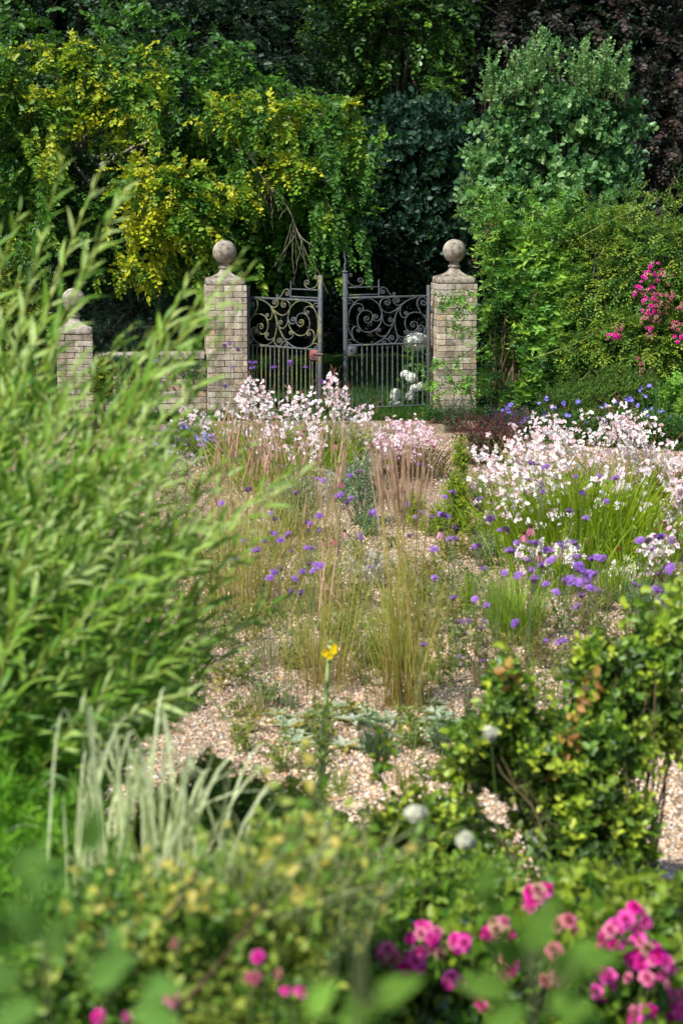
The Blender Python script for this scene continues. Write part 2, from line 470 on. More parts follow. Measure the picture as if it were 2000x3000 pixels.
def sprig_t(n, L, leaf, size, ang=55, mode='flat', droop=0.15, jit=0.35, twig=0.0025, tipbright=0.25, seed=0, start=0.15, twigcol=(0.9, 0.6, 0.6)):
    r = np.random.default_rng(seed + 100)
    parts = []
    for i in range(n):
        f = start + (1 - start) * i / max(1, n - 1)
        y = f * L
        z = -droop * f * f * L
        a = math.radians(ang + r.normal(0, 9))
        if i == n - 1: a *= 0.2
        side = 1 if i % 2 else -1
        if mode == 'flat':
            fw = np.array([side * math.sin(a), math.cos(a), r.normal(0, .2)])
            up = np.array([r.normal(0, jit), r.normal(0, jit), 1])
        else:
            ph = i * (2.4 if mode == 'spiral' else PI / 2 * (i // 2) + PI * i)
            fw = np.array([math.sin(a) * math.cos(ph), math.cos(a), math.sin(a) * math.sin(ph)])
            up = np.array([0, 1, 0]) - fw * 0.3 + r.normal(0, jit * .6, 3)
        M = frames(fw[None], up[None])[0]
        s = size * r.uniform(0.75, 1.15) * (1 if f < .85 else .8)
        sh = r.uniform(0.8, 1.15) * (1 + tipbright * (f - .5))
        parts.append(moved(leaf, M, (0, y, z), s, sh))
    if twig > 0: parts.append(twig_t(L, twig, twigcol))
    return join(parts)

OVAL = leaf_t(0.68, 0.2, 0.12)
ROUND = leaf_t(0.82, 0.16, 0.12, 0.75)
POINT = leaf_t(0.42, 0.2, 0.22, 0.62)
SMALL = leaf_t(0.5, 0.2, 0.1)
NEEDLE = T([(0, 0, 0), (.06, .5, 0), (0, 1, -.05), (-.06, .5, 0)], [[(0, 1, 2, 3)]])
LANCE = lance_t(0.165, 0.22)
LANCE2 = lance_t(0.15, 0.5)

BEECH = [sprig_t(7 + k, 0.22 + .04 * k, OVAL, 0.082, 52, 'flat', 0.12 + .08 * k, 0.5, 0.0022, seed=k) for k in range(5)]
BEAM = [sprig_t(9, 0.30, ROUND, 0.095, 58, 'spiral', 0.05, 0.5, 0.003, seed=10 + k) for k in range(4)]
BUDD = [sprig_t(12, 0.30, POINT, 0.10, 62, 'opp', 0.1, 0.4, 0.002, seed=20 + k) for k in range(4)]
ROSEL = [sprig_t(9, 0.20, SMALL, 0.05, 60, 'flat', 0.2, 0.5, 0.0015, seed=30 + k) for k in range(4)]
YEW = [sprig_t(26, 0.26, NEEDLE, 0.05, 58, 'flat', 0.1, 0.2, 0.0025, seed=40 + k) for k in range(3)]
BOXL = [sprig_t(12, 0.10, SMALL, 0.022, 50, 'spiral', 0.0, 0.4, 0.0012, seed=50 + k) for k in range(3)]
GLOS = [sprig_t(8, 0.19, OVAL, 0.062, 55, 'spiral', 0.05, 0.5, 0.0018, seed=60 + k) for k in range(4)]
PINN = [sprig_t(9, 0.13, OVAL, 0.036, 62, 'flat', 0.15, 0.4, 0.0015, seed=70 + k) for k in range(4)]
FEATH = [sprig_t(24, 0.20, NEEDLE, 0.055, 48, 'spiral', 0.1, 0.3, 0.0012, seed=80 + k) for k in range(3)]
EUPH = [sprig_t(34, 0.24, T([(0, 0, 0), (.07, .55, .02), (0, 1, -.08), (-.07, .55, .02)], [[(0, 1, 2, 3)]]), 0.055, 66, 'spiral', 0.0, 0.2, 0.004, 0.5, seed=90 + k, start=0.1) for k in range(3)]
IVYL = leaf_t(0.95, 0.1, 0.1, 0.5)
FINE = [sprig_t(10, 0.12, NEEDLE, 0.04, 45, 'spiral', 0.0, 0.3, 0.0008, seed=95 + k) for k in range(2)]

def flower_t(n, r, w, cup=0.25, twist=0.0, c_in=(1, .85, .9), c_out=(1, 1, 1), half=False):
    V = []; F = []; S = []
    for k in range(n):
        a = (k / n * 2 * PI) if not half else (-0.9 + 1.9 * k / (n - 1) + PI / 2)
        d = np.array([math.cos(a), math.sin(a), 0]); s = np.array([-math.sin(a), math.cos(a), 0])
        b = len(V)
        for (t, ww, z) in ((0.05, 0.12, 0), (0.6, 1.0, cup * .5), (1.0, 0.45, cup * .5 + .05)):
            V += [d * t * r - s * ww * w * .5 + np.array([0, 0, z * r]), d * t * r + s * ww * w * .5 + np.array([0, 0, z * r])]
            c = c_in if t < .3 else c_out
            S += [c, c]
        F += [(b, b + 1, b + 3, b + 2), (b + 2, b + 3, b + 5, b + 4)]
    return T(V, [F], S)

GAURA_F = [flower_t(4, 0.023, 0.017, 0.4, c_in=(1, .74, .80), half=True), flower_t(4, 0.021, 0.016, 0.3, c_in=(1, .76, .82))]
GERAN_F = flower_t(5, 0.022, 0.022, 0.5, c_in=(2.2, 2.4, 1.5))
STAR_F = flower_t(5, 0.016, 0.010, 0.3)
DAISY_F = flower_t(9, 0.017, 0.008, 0.2)
BUD_T = T([(0, 0, 0), (.12, .4, 0), (0, .4, .12), (-.12, .4, 0), (0, .4, -.12), (0, 1, 0)], [[(0, 1, 2), (0, 2, 3), (0, 3, 4), (0, 4, 1), (5, 2, 1), (5, 3, 2), (5, 4, 3), (5, 1, 4)]])

def dome_t(n, R, flat_=0.45, fl=0.007):
    r = np.random.default_rng(9)
    ts = []
    small = flower_t(4, fl, fl * .8, 0.2, c_in=(.5, .4, .7))
    for i in range(n):
        a = i * 2.39996; rr = math.sqrt((i + .5) / n)
        p = np.array([rr * math.cos(a) * R, rr * math.sin(a) * R, (1 - rr * rr) * R * flat_])
        nn = nrm(np.array([p[0] * .8, p[1] * .8, R * .8]) + r.normal(0, .004, 3))
        M = frames(np.array([[r.normal(), r.normal(), 0.01]]), nn[None])[0]
        ts.append(moved(small, M, p, r.uniform(.8, 1.2), r.uniform(.7, 1.3)))
    # green calyx mass underneath
    for i in range(9):
        a = i * .7
        ts.append(T(np.array([(0, 0, -R * .75), (R * .7 * math.cos(a), R * .7 * math.sin(a), 0), (R * .7 * math.cos(a + .5), R * .7 * math.sin(a + .5), 0)]), [[(0, 1, 2)]], np.tile((.40, .30, .35), (3, 1))))
    return join(ts)
VERB_H = dome_t(28, 0.021, 0.75)

def rose_t():
    ts = []; r = np.random.default_rng(2)
    V0 = []
    for ring, (n, rad, tilt, sz) in enumerate(((5, .25, .9, .75), (5, .55, .55, .95), (6, .8, .2, 1.0))):
        for k in range(n):
            a = k / n * 2 * PI + ring * .6 + r.normal(0, .1)
            d = np.array([math.cos(a), math.sin(a), 0]); s = np.array([-math.sin(a), math.cos(a), 0]); up = np.array([0, 0, 1])
            V = []
            for t, w in ((0.0, .35), (.55, 1.0), (1.0, .75)):
                c = d * (rad * .35 + t * rad * .8 * (1 - tilt * .55)) + up * (t * tilt * .75 + .1 * (2 - ring) + .15 * math.sin(t * 3))
                V += [c - s * w * sz * .42, c + d * .12 * (t > 0), c + s * w * sz * .42]
            F = [(0, 1, 4, 3), (1, 2, 5, 4), (3, 4, 7, 6), (4, 5, 8, 7)]
            sh = r.uniform(.85, 1.12)
            ts.append(T(V, [F], np.array([(.75, .5, .6)] * 3 + [(1, 1, 1)] * 3 + [(1.08, 1.5, 1.15)] * 3) * sh))
    return join(ts)
ROSE = rose_t()

# ------------------------------------------------------------------ crown generator
def pick(cols, u):
    cols = np.asarray(cols, float); k = len(cols) - 1
    x = np.clip(u, 0, 0.9999) * k; i = x.astype(int); f = (x - i)[:, None]
    return cols[i] * (1 - f) + cols[i + 1] * f

def lobe(px, py, rx, ry, Y, dy):
    s = ppm(Y, 2.0)
    return (P(px, py, Y), np.array([rx / s, dy, ry / s]))

def crown_pts(lobes, n, shell=0.5, gap=-9.0, gfreq=1.2, front=0.0):
    vol = np.array([(l[1][0] * l[1][2]) for l in lobes]); vol = vol / vol.sum()
    Ps = []; Ds = []; Rs = []
    for l, w in zip(lobes, vol):
        k = int(n * w) + 1
        d = rdir(k)
        if front: d[:, 1] -= front * np.abs(rng.normal(0, 1, k)); d = nrm(d)
        r = shell + (1 - shell) * rng.random(k) ** 0.6
        r = r * (1 + 0.12 * noise(d * 2.1 + l[0], 1.5, 2))
        Ps.append(l[0] + d * l[1] * r[:, None]); Ds.append(nrm(d / l[1])); Rs.append(r)
    p = np.concatenate(Ps); d = np.concatenate(Ds); r = np.concatenate(Rs)
    keep = (noise(p, gfreq, 1) > gap) & (p[:, 2] > 0.03)
    return p[keep], d[keep], r[keep]

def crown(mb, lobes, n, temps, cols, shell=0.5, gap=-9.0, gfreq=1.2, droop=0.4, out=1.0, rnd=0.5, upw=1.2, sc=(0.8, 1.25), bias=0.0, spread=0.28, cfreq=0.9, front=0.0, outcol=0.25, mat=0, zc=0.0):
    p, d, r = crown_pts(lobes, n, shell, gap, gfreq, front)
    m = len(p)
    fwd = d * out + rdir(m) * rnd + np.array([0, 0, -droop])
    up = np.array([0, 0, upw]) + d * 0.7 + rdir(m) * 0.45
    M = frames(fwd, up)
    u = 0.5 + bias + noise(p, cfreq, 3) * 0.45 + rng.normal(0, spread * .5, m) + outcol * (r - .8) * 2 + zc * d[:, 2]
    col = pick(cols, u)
    s = rng.uniform(sc[0], sc[1], m)
    p = p - nrm(fwd) * (s * temps[0].V[:, 1].max() * .62)[:, None]
    p[:, 2] = np.maximum(p[:, 2], .02)
    which = rng.integers(0, len(temps), m)
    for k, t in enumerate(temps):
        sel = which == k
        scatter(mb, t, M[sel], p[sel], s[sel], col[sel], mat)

def trunk_mesh(mb, base, top, r0, r1, K=10, wob=0.06, col=(0.10, 0.08, 0.06), sides=10):
    base = np.asarray(base, float); top = np.asarray(top, float)
    t = np.linspace(0, 1, K)[:, None]
    p = base + (top - base) * t
    p[1:, :2] += np.cumsum(rng.normal(0, wob / 3, (K - 1, 2)), axis=0)
    rad = r0 + (r1 - r0) * t[:, 0] ** .8; rad[0] *= 1.35
    tubes(mb, p, rad, col, sides)
    return p

def limbs(mb, start, tips, r0, col=(0.16, 0.13, 0.10), lift=0.25, K=7, sides=5):
    tips = np.asarray(tips, float); n = len(tips)
    s = np.broadcast_to(np.asarray(start, float), (n, 3))
    mid = (s + tips) / 2 + np.array([0, 0, 1]) * lift * np.linalg.norm(tips - s, axis=1)[:, None] + rng.normal(0, .06, (n, 3))
    p = quadb(s, mid, tips, K)
    p[:, 1:-1] += rng.normal(0, .018, p[:, 1:-1].shape)
    rad = r0 * np.linspace(1, .18, K)[None]
    tubes(mb, p, rad, col, sides)

# ================================================================== SETTING
def sheet(name, x0, x1, y0, y1, z, mat, nx=2, ny=2, wob=0.0):
    mb = MB()
    xs = np.linspace(x0, x1, nx); ys = np.linspace(y0, y1, ny)
    X, Y = np.meshgrid(xs, ys)
    Z = np.full(X.shape, z) + (wob * noise(np.stack([X, Y, 0 * X], -1), 0.7) if wob else 0)
    if wob:                       # uneven edge of a bed
        X = X + 0.0
    V = np.stack([X, Y, Z], -1).reshape(-1, 3)
    i = np.arange(ny - 1)[:, None]; j = np.arange(nx - 1)[None]
    q = np.stack([i * nx + j, i * nx + j + 1, (i + 1) * nx + j + 1, (i + 1) * nx + j], -1).reshape(-1, 4)
    mb.add(V, [q])
    return tag(mb.build(name, mat), kind='structure')

sheet('ground', -400, 400, -60, 740, 0.0, SOIL)
def blob_sheet(name, pts, z, mat):
    mb = MB()
    p = catmull(pts + [pts[0]], 6)[:-1]
    V = np.column_stack([p, np.full(len(p), z)])
    me_f = [np.arange(len(V))[None]]
    mb.add(V, me_f)
    return tag(mb.build(name, mat), kind='structure')
blob_sheet('gravel', [(-5, 7.3), (-2, 7.0), (0, 7.1), (1.0, 6.6), (2.2, 6.3), (4.5, 6.2), (6, 9), (6, 15), (4.6, 19.3), (3.0, 20.6), (1.6, 20.75), (0.4, 20.75), (-1.5, 20.7), (-3.4, 19.6), (-6, 18.5), (-6.5, 12)], 0.004, GRAVEL)
sheet('lawn', -14, 14, 20.75, 34, 0.008, LAWN)

# loose stones lying on the gravel
def gravel_stones():
    ico = np.array([(0, 0, 1), (.9, 0, .1), (.3, .85, -.1), (-.72, .52, .12), (-.72, -.52, -.1), (.3, -.85, .08), (0, 0, -1)], float)
    F = [(0, 1, 2), (0, 2, 3), (0, 3, 4), (0, 4, 5), (0, 5, 1), (6, 2, 1), (6, 3, 2), (6, 4, 3), (6, 5, 4), (6, 1, 5)]
    n = 270000
    y = 6.3 + (19.5 - 6.3) * rng.random(n) ** 1.55
    x = (rng.random(n) - 0.5) * 2 * (0.29 * y + 0.5)
    p = np.stack([x, y, np.full(n, 0.006)], -1)
    p = p[(noise(p, 2.2, 5) + rng.normal(0, .5, n)) > -0.75]; n = len(p)
    M = frames(rdir(n), rdir(n))
    sq = np.stack([rng.uniform(.7, 1.2, n), rng.uniform(.7, 1.2, n), rng.uniform(.35, .8, n)], -1)
    M = M * np.array([1, 1, 1])[None, None]
    sz = rng.lognormal(math.log(0.0058), 0.38, n)
    cols = np.array([(.62, .45, .31), (.66, .52, .38), (.55, .34, .19), (.46, .25, .13), (.72, .64, .55), (.40, .34, .29), (.24, .20, .17), (.70, .52, .36), (.30, .29, .28), (.80, .76, .70)])
    c = cols[rng.choice(len(cols), n, p=[.20, .19, .13, .08, .11, .06, .05, .10, .03, .05])] * rng.uniform(1.1, 1.65, (n, 1)) * np.array([.98, .99, 1.0]) * np.clip(1 + .16 * noise(p, 1.6, 9), .65, 1.2)[:, None]
    mb = MB()
    V = np.einsum('nij,vj->nvi', M, ico) * sz[:, None, None] * np.array([1, 1, .65]) + p[:, None]
    nv = 7
    Fx = (np.array(F)[None] + (np.arange(n) * nv)[:, None, None]).reshape(-1, 3)
    mb.add(V.reshape(-1, 3), [Fx], np.repeat(c, nv, 0))
    o = flat(mb.build('gravel_stones', PEBBLE))
    tag(o, 'loose tan and cream pebbles covering the gravel garden', 'gravel', kind='stuff')
gravel_stones()

def litter():
    n = 2600
    y = 6.6 + (19 - 6.6) * rng.random(n) ** 1.5; x = (rng.random(n) - .5) * 2 * (.24 * y)
    p = np.stack([x, y, np.full(n, .016)], -1); k = noise(p, 1.3, 2) + rng.normal(0, .4, n) > .0; p = p[k]; n = len(p)
    mb = MB(); t = leaf_t(.4, .3, .3)
    scatter(mb, t, frames(rdir(n) * [1, 1, .25], np.array([0, 0, 1.]) + rdir(n) * .5), p, rng.uniform(.008, .022, n), pick([(.16, .11, .06), (.40, .29, .15), (.30, .32, .10)], rng.random(n)))
    a = p[:450]; b = a + rng.normal(0, .035, a.shape) * [1, 1, .1]
    tubes(mb, np.stack([a, b], 1), .0014, (.30, .22, .13), 3)
    tag(mb.build('leaf_litter', PEBBLE), 'fallen leaf scraps and twigs lying on the gravel', 'leaf litter', kind='stuff')
litter()

def lawn_grass():
    n = 24000
    y = 20.7 + rng.random(n) ** 1.5 * 8; x = rng.uniform(-2.6, 2.2, n)
    b = np.stack([x, y, np.full(n, .004)], -1)
    h = rng.uniform(.05, .11, n)
    tip = b + np.stack([rng.normal(0, .03, n), rng.normal(0, .03, n), h], -1)
    mb = MB()
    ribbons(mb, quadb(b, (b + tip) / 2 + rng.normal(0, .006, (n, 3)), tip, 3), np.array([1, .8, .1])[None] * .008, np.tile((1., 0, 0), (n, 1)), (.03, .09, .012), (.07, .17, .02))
    tag(mb.build('lawn_grass', GRASS), 'short green lawn grass beyond the iron gates', 'grass', kind='stuff')
lawn_grass()

# ================================================================== PIERS, WALL, GATES
ROT = math.radians(8)
WD = np.array([math.cos(ROT), math.sin(ROT), 0])       # along the wall, to the right
WN = np.array([math.sin(ROT), -math.cos(ROT), 0])      # wall normal, towards the garden

def brick_courses(mb, W, D, hgt, course=0.076, joint=0.010, seed=0, front_only=False, tint=None):
    """bricks round a W x D block standing on z = 0, in local axes, front towards -y"""
    r = np.random.default_rng(seed)
    n = int(round(hgt / course)); course = hgt / n
    pal = np.array([(1, 1, 1), (.90, .87, .83), (1.12, 1.08, 1.0), (.74, .70, .65), (1.28, 1.27, 1.26), (1.02, .80, .62), (.60, .57, .54)])
    def col():
        return pal[r.choice(len(pal), p=[.28, .22, .16, .13, .08, .08, .05])] * r.uniform(.88, 1.1)
    L = 0.215; d = 0.1025
    for k in range(n):
        z = (k + .5) * course; h = course - joint
        xs = []
        x = -W / 2
        first = True
        while x < W / 2 - 1e-4:
            l = L if not (first and k % 2) else d
            if W / 2 - (x + l) < 0.06: l = W / 2 - x
            xs.append((x, x + l)); x += l + joint; first = False
        for (a, b) in xs:
            jx = r.normal(0, .0025); c = col()
            for side in ((-1,) if front_only else (-1, 1)):
                box(mb, ((a + b) / 2, side * (D / 2 - d / 2) + r.normal(0, .002), z), (max(.02, b - a - joint * .1), d, h), c if side < 0 else col(), 0, 0.0010, 0.0025)
        if not front_only:
            ys = []; y = -D / 2 + d + joint
            while y < D / 2 - d - 0.01:
                l = L if k % 2 else d
                if D / 2 - d - joint - (y + l) < 0.05: l = D / 2 - d - joint - y
                ys.append((y, y + l)); y += l + joint
            for (a, b) in ys:
                for side in (-1, 1):
                    box(mb, (side * (W / 2 - d / 2) + r.normal(0, .002), (a + b) / 2, z), (d, b - a, h), col(), 0, 0.0010, 0.0025)
    e = 0.008
    box(mb, (0, 0, hgt / 2), (W - 2 * e, D - 2 * e, hgt - .004), (1, 1, 1), 1)

def pier(name, label, loc, W, bh, capw, ball_r, capz, ballz, seed):
    t = thing(name, label, 'pier', loc, ROT, 'brick piers with stone balls')
    mb = MB(); brick_courses(mb, W, W, bh, seed=seed)
    flat(mb.build('brick_shaft', [BRICK, MORTAR], t, local=True))
    # cap: square slab sweeping up in a concave curve to a round neck
    mb = MB()
    z0 = bh + .003; n = 40; th = (np.arange(n) + .5) * 2 * PI / n
    hs = [(capw / 2, 0.0, 1), (capw / 2 + .002, 0.012, 1), (capw / 2, .066, 1), (capw / 2 - .012, .074, 1)]
    nr = 0.064
    top = ballz - ball_r + .004 - z0 - .062
    for i in range(1, 10):
        f = i / 9
        hs.append((nr + (capw / 2 - .012 - nr) * (1 - f) ** 2.4, .074 + (top - .074) * f ** 1.0, (1 - f) ** 1.2))
    rings = []
    for hw, z, sq in hs:
        k = 2 + 10 * sq
        c, s_ = np.cos(th), np.sin(th)
        rr = (np.abs(c) ** k + np.abs(s_) ** k) ** (-1 / k)
        rings.append(np.stack([hw * rr * c, hw * rr * s_, np.full(n, z0 + z)], -1))
    V = np.concatenate(rings); K = len(hs)
    i = np.arange(K - 1)[:, None]; j = np.arange(n)[None]
    q = np.stack([i * n + j, i * n + (j + 1) % n, (i + 1) * n + (j + 1) % n, (i + 1) * n + j], -1).reshape(-1, 4)
    mb.add(V, [q, np.arange(n)[None, ::-1]])
    cap = mb.build('cap_stone', STONE, t, local=True)
    mb = MB(); zt = z0 + top
    lathe(mb, [(nr, zt - .01), (.076, zt + .004), (.080, zt + .014), (.076, zt + .026), (.062, zt + .030), (.058, zt + .05), (.062, zt + .066)], 32)
    mb.build('collar', STONE, cap, local=True)
    mb = MB(); a = np.linspace(-PI / 2 + .02, PI / 2 - .001, 28)
    prof = np.stack([ball_r * np.cos(a), ballz + ball_r * np.sin(a)], -1)
    lathe(mb, prof, 40)
    b = mb.build('ball_finial', STONE, t, local=True)
    return t

YG = 21.2
def zat(py, Y): return P(1000, py, Y)[2]
pl = P(660, 1215, YG); pl[2] = 0
W_P = 0.50
pr = pl + WD * ((1334 - 660) / ppm(YG + .2) / math.cos(ROT))
bhL = zat(836, YG)
pier('gate_pier', 'tall brick pier with stone ball left of the iron gates, partly behind willow leaves', pl - WN * 0 + np.array([0, .25, 0]), W_P, bhL, W_P - .02, .148, 0, zat(740, YG), 1)
pier('gate_pier', 'tall brick pier with lichened stone ball right of the iron gates, beside the buddleja', pr + np.array([0, .25, 0]), W_P, zat(832, YG + .35), W_P - .02, .148, 0, zat(737, YG + .35), 2)
po = pl - WD * ((660 - 222) / ppm(YG) / math.cos(ROT))
pier('wall_pier', 'short brick pier with stone ball at far left, mostly hidden by the willow', po + np.array([0, .25, 0]), .44, zat(980, YG - .2), .44, .148, 0, zat(882, YG - .2), 3)

# garden wall between the outer pier and the gate pier
def wall(label, a, b, h, seed):
    a = np.array(a, float); b = np.array(b, float)
    L = np.linalg.norm(b - a); c = (a + b) / 2
    t = thing('garden_wall', label, 'wall', c, ROT)
    mb = MB(); brick_courses(mb, L, .22, h, seed=seed)
    flat(mb.build('brickwork', [BRICK, MORTAR], t, local=True))
    mb = MB(); x = -L / 2 + .01; r = np.random.default_rng(seed)
    while x < L / 2 - .05:
        l = min(r.uniform(.5, .7), L / 2 - x - .002)
        box(mb, (x + l / 2, r.normal(0, .003), h + .048 + r.normal(0, .001)), (l - .006, .33, .085), (1, 1, 1), 0, .001, .012)
        x += l
    flat(mb.build('coping', STONE, t, local=True))
wall('low weathered brick wall with stone coping between the two left piers', po + WD * .23 + np.array([0, .25, 0]), pl - WD * .26 + np.array([0, .25, 0]), zat(1054, YG) - .006, 8)

# ---- iron gates: drawn from the scrollwork of the right leaf, hinge at u = 0
def gu(X): return (1480 - X) / 1278.0
def gz(Y): return 0.02 + (475 - Y / 5.6) / 233.0
def volute(c, p, turn, turns=1.35, rend=9.0, n=26):
    c = np.array(c, float); p = np.array(p, float); d = p - c
    r0 = np.linalg.norm(d); a0 = math.atan2(d[1], d[0])
    t = np.linspace(0, 1, n)
    r = r0 + (rend - r0) * t ** .8
    a = a0 + turn * turns * 2 * PI * t
    return np.stack([c[0] + r * np.cos(a), c[1] + r * np.sin(a)], -1)
def turn_of(c, p, q):                # continue the sense of rotation of q -> p round c
    a = np.array(p, float) - np.array(c, float); b = np.array(p, float) - np.array(q, float)
    return 1 if a[0] * b[1] - a[1] * b[0] > 0 else -1
def scroll(pts, vs=None, ve=None, ts=1.3, te=1.3):
    mid = catmull(pts, 6)
    out = [mid]
    if vs is not None:
        out.insert(0, volute(vs, pts[0], turn_of(vs, pts[0], pts[1]), ts)[::-1][:-1])
    if ve is not None:
        out.append(volute(ve, pts[-1], turn_of(ve, pts[-1], pts[-2]), te)[1:])
    return np.vstack(out)
SC = [
 scroll([(175, 822), (205, 858), (200, 895), (150, 975), (118, 1090), (112, 1200), (130, 1320), (175, 1410), (230, 1480), (320, 1530), (430, 1552), (560, 1540), (690, 1475), (780, 1390), (850, 1270), (893, 1170), (920, 1080), (960, 990), (1040, 900), (1150, 830), (1270, 797)], (140, 858), None, .9),
 scroll([(203, 890), (280, 820), (400, 797), (500, 805), (590, 860), (650, 935), (685, 1050), (680, 1150), (640, 1250), (560, 1320), (460, 1350), (360, 1325), (292, 1240), (272, 1130), (310, 1040), (400, 990), (490, 1015), (530, 1090), (510, 1170), (450, 1200), (400, 1172)], None, (436, 1130), 1, 1.2),
 scroll([(205, 900), (270, 874), (340, 892), (376, 950), (352, 1000)], None, (322, 972)),
 scroll([(230, 1480), (190, 1405), (180, 1320), (210, 1262), (260, 1245), (308, 1280)], None, (283, 1312)),
 scroll([(262, 1505), (205, 1468), (150, 1458), (112, 1485)], None, (142, 1522), 1, 1.1),
 scroll([(686, 1085), (652, 1148), (600, 1170), (552, 1150), (537, 1105)], None, (585, 1100)),
 scroll([(692, 1110), (686, 1050), (660, 960), (652, 885), (680, 822), (740, 797), (800, 815), (826, 865)], None, (772, 868)),
 scroll([(1030, 905), (930, 990), (830, 1038), (740, 1025), (690, 985), (668, 950)]),
 scroll([(1030, 902), (960, 922), (900, 890), (878, 842), (900, 805), (945, 793), (982, 820)], None, (945, 838)),
 scroll([(690, 1100), (710, 1180), (760, 1238), (820, 1250), (866, 1220), (878, 1172)], None, (832, 1164)),
 scroll([(1012, 930), (992, 1000), (1005, 1080), (1058, 1128), (1108, 1110), (1128, 1070)], None, (1093, 1058)),
 scroll([(1005, 940), (932, 1060), (908, 1180), (916, 1300), (948, 1410), (950, 1480), (908, 1535), (852, 1543), (812, 1510), (802, 1460), (832, 1415)], None, (853, 1458)),
 scroll([(860, 1545), (810, 1508), (765, 1462), (712, 1472), (688, 1515)], None, (725, 1522)),
 scroll([(742, 1418), (680, 1424), (612, 1388), (586, 1332), (618, 1290)], None, (638, 1320)),
 scroll([(950, 1405), (1010, 1440), (1080, 1446), (1128, 1402), (1130, 1355)], None, (1096, 1372)),
 scroll([(950, 1420), (1000, 1480), (1100, 1535), (1220, 1537), (1340, 1480), (1402, 1415), (1442, 1310), (1448, 1200), (1410, 1110), (1340, 1056), (1250, 1040), (1160, 1065), (1100, 1130), (1080, 1220), (1110, 1318), (1180, 1364), (1260, 1348), (1300, 1280), (1280, 1212), (1222, 1195)], None, (1222, 1250), 1, 1.1),
 scroll([(1352, 1055), (1300, 960), (1285, 872), (1318, 812), (1385, 793), (1440, 830)], None, (1392, 880)),
 scroll([(1378, 1440), (1408, 1380), (1403, 1300), (1360, 1260), (1312, 1282)], None, (1336, 1322)),
 scroll([(1338, 1482), (1385, 1460), (1432, 1470)], None, (1412, 1502), 1, .9),
 scroll([(165, 385), (125, 405), (114, 450), (120, 500), (150, 550), (220, 588), (300, 590), (358, 552), (372, 495)], (160, 415), (320, 505), 1.1, 1.2),
 scroll([(662, 690), (672, 640), (712, 617), (762, 642), (800, 700), (842, 750), (880, 760), (912, 735)], (703, 688), (893, 728), 1.2, 1.1),
]
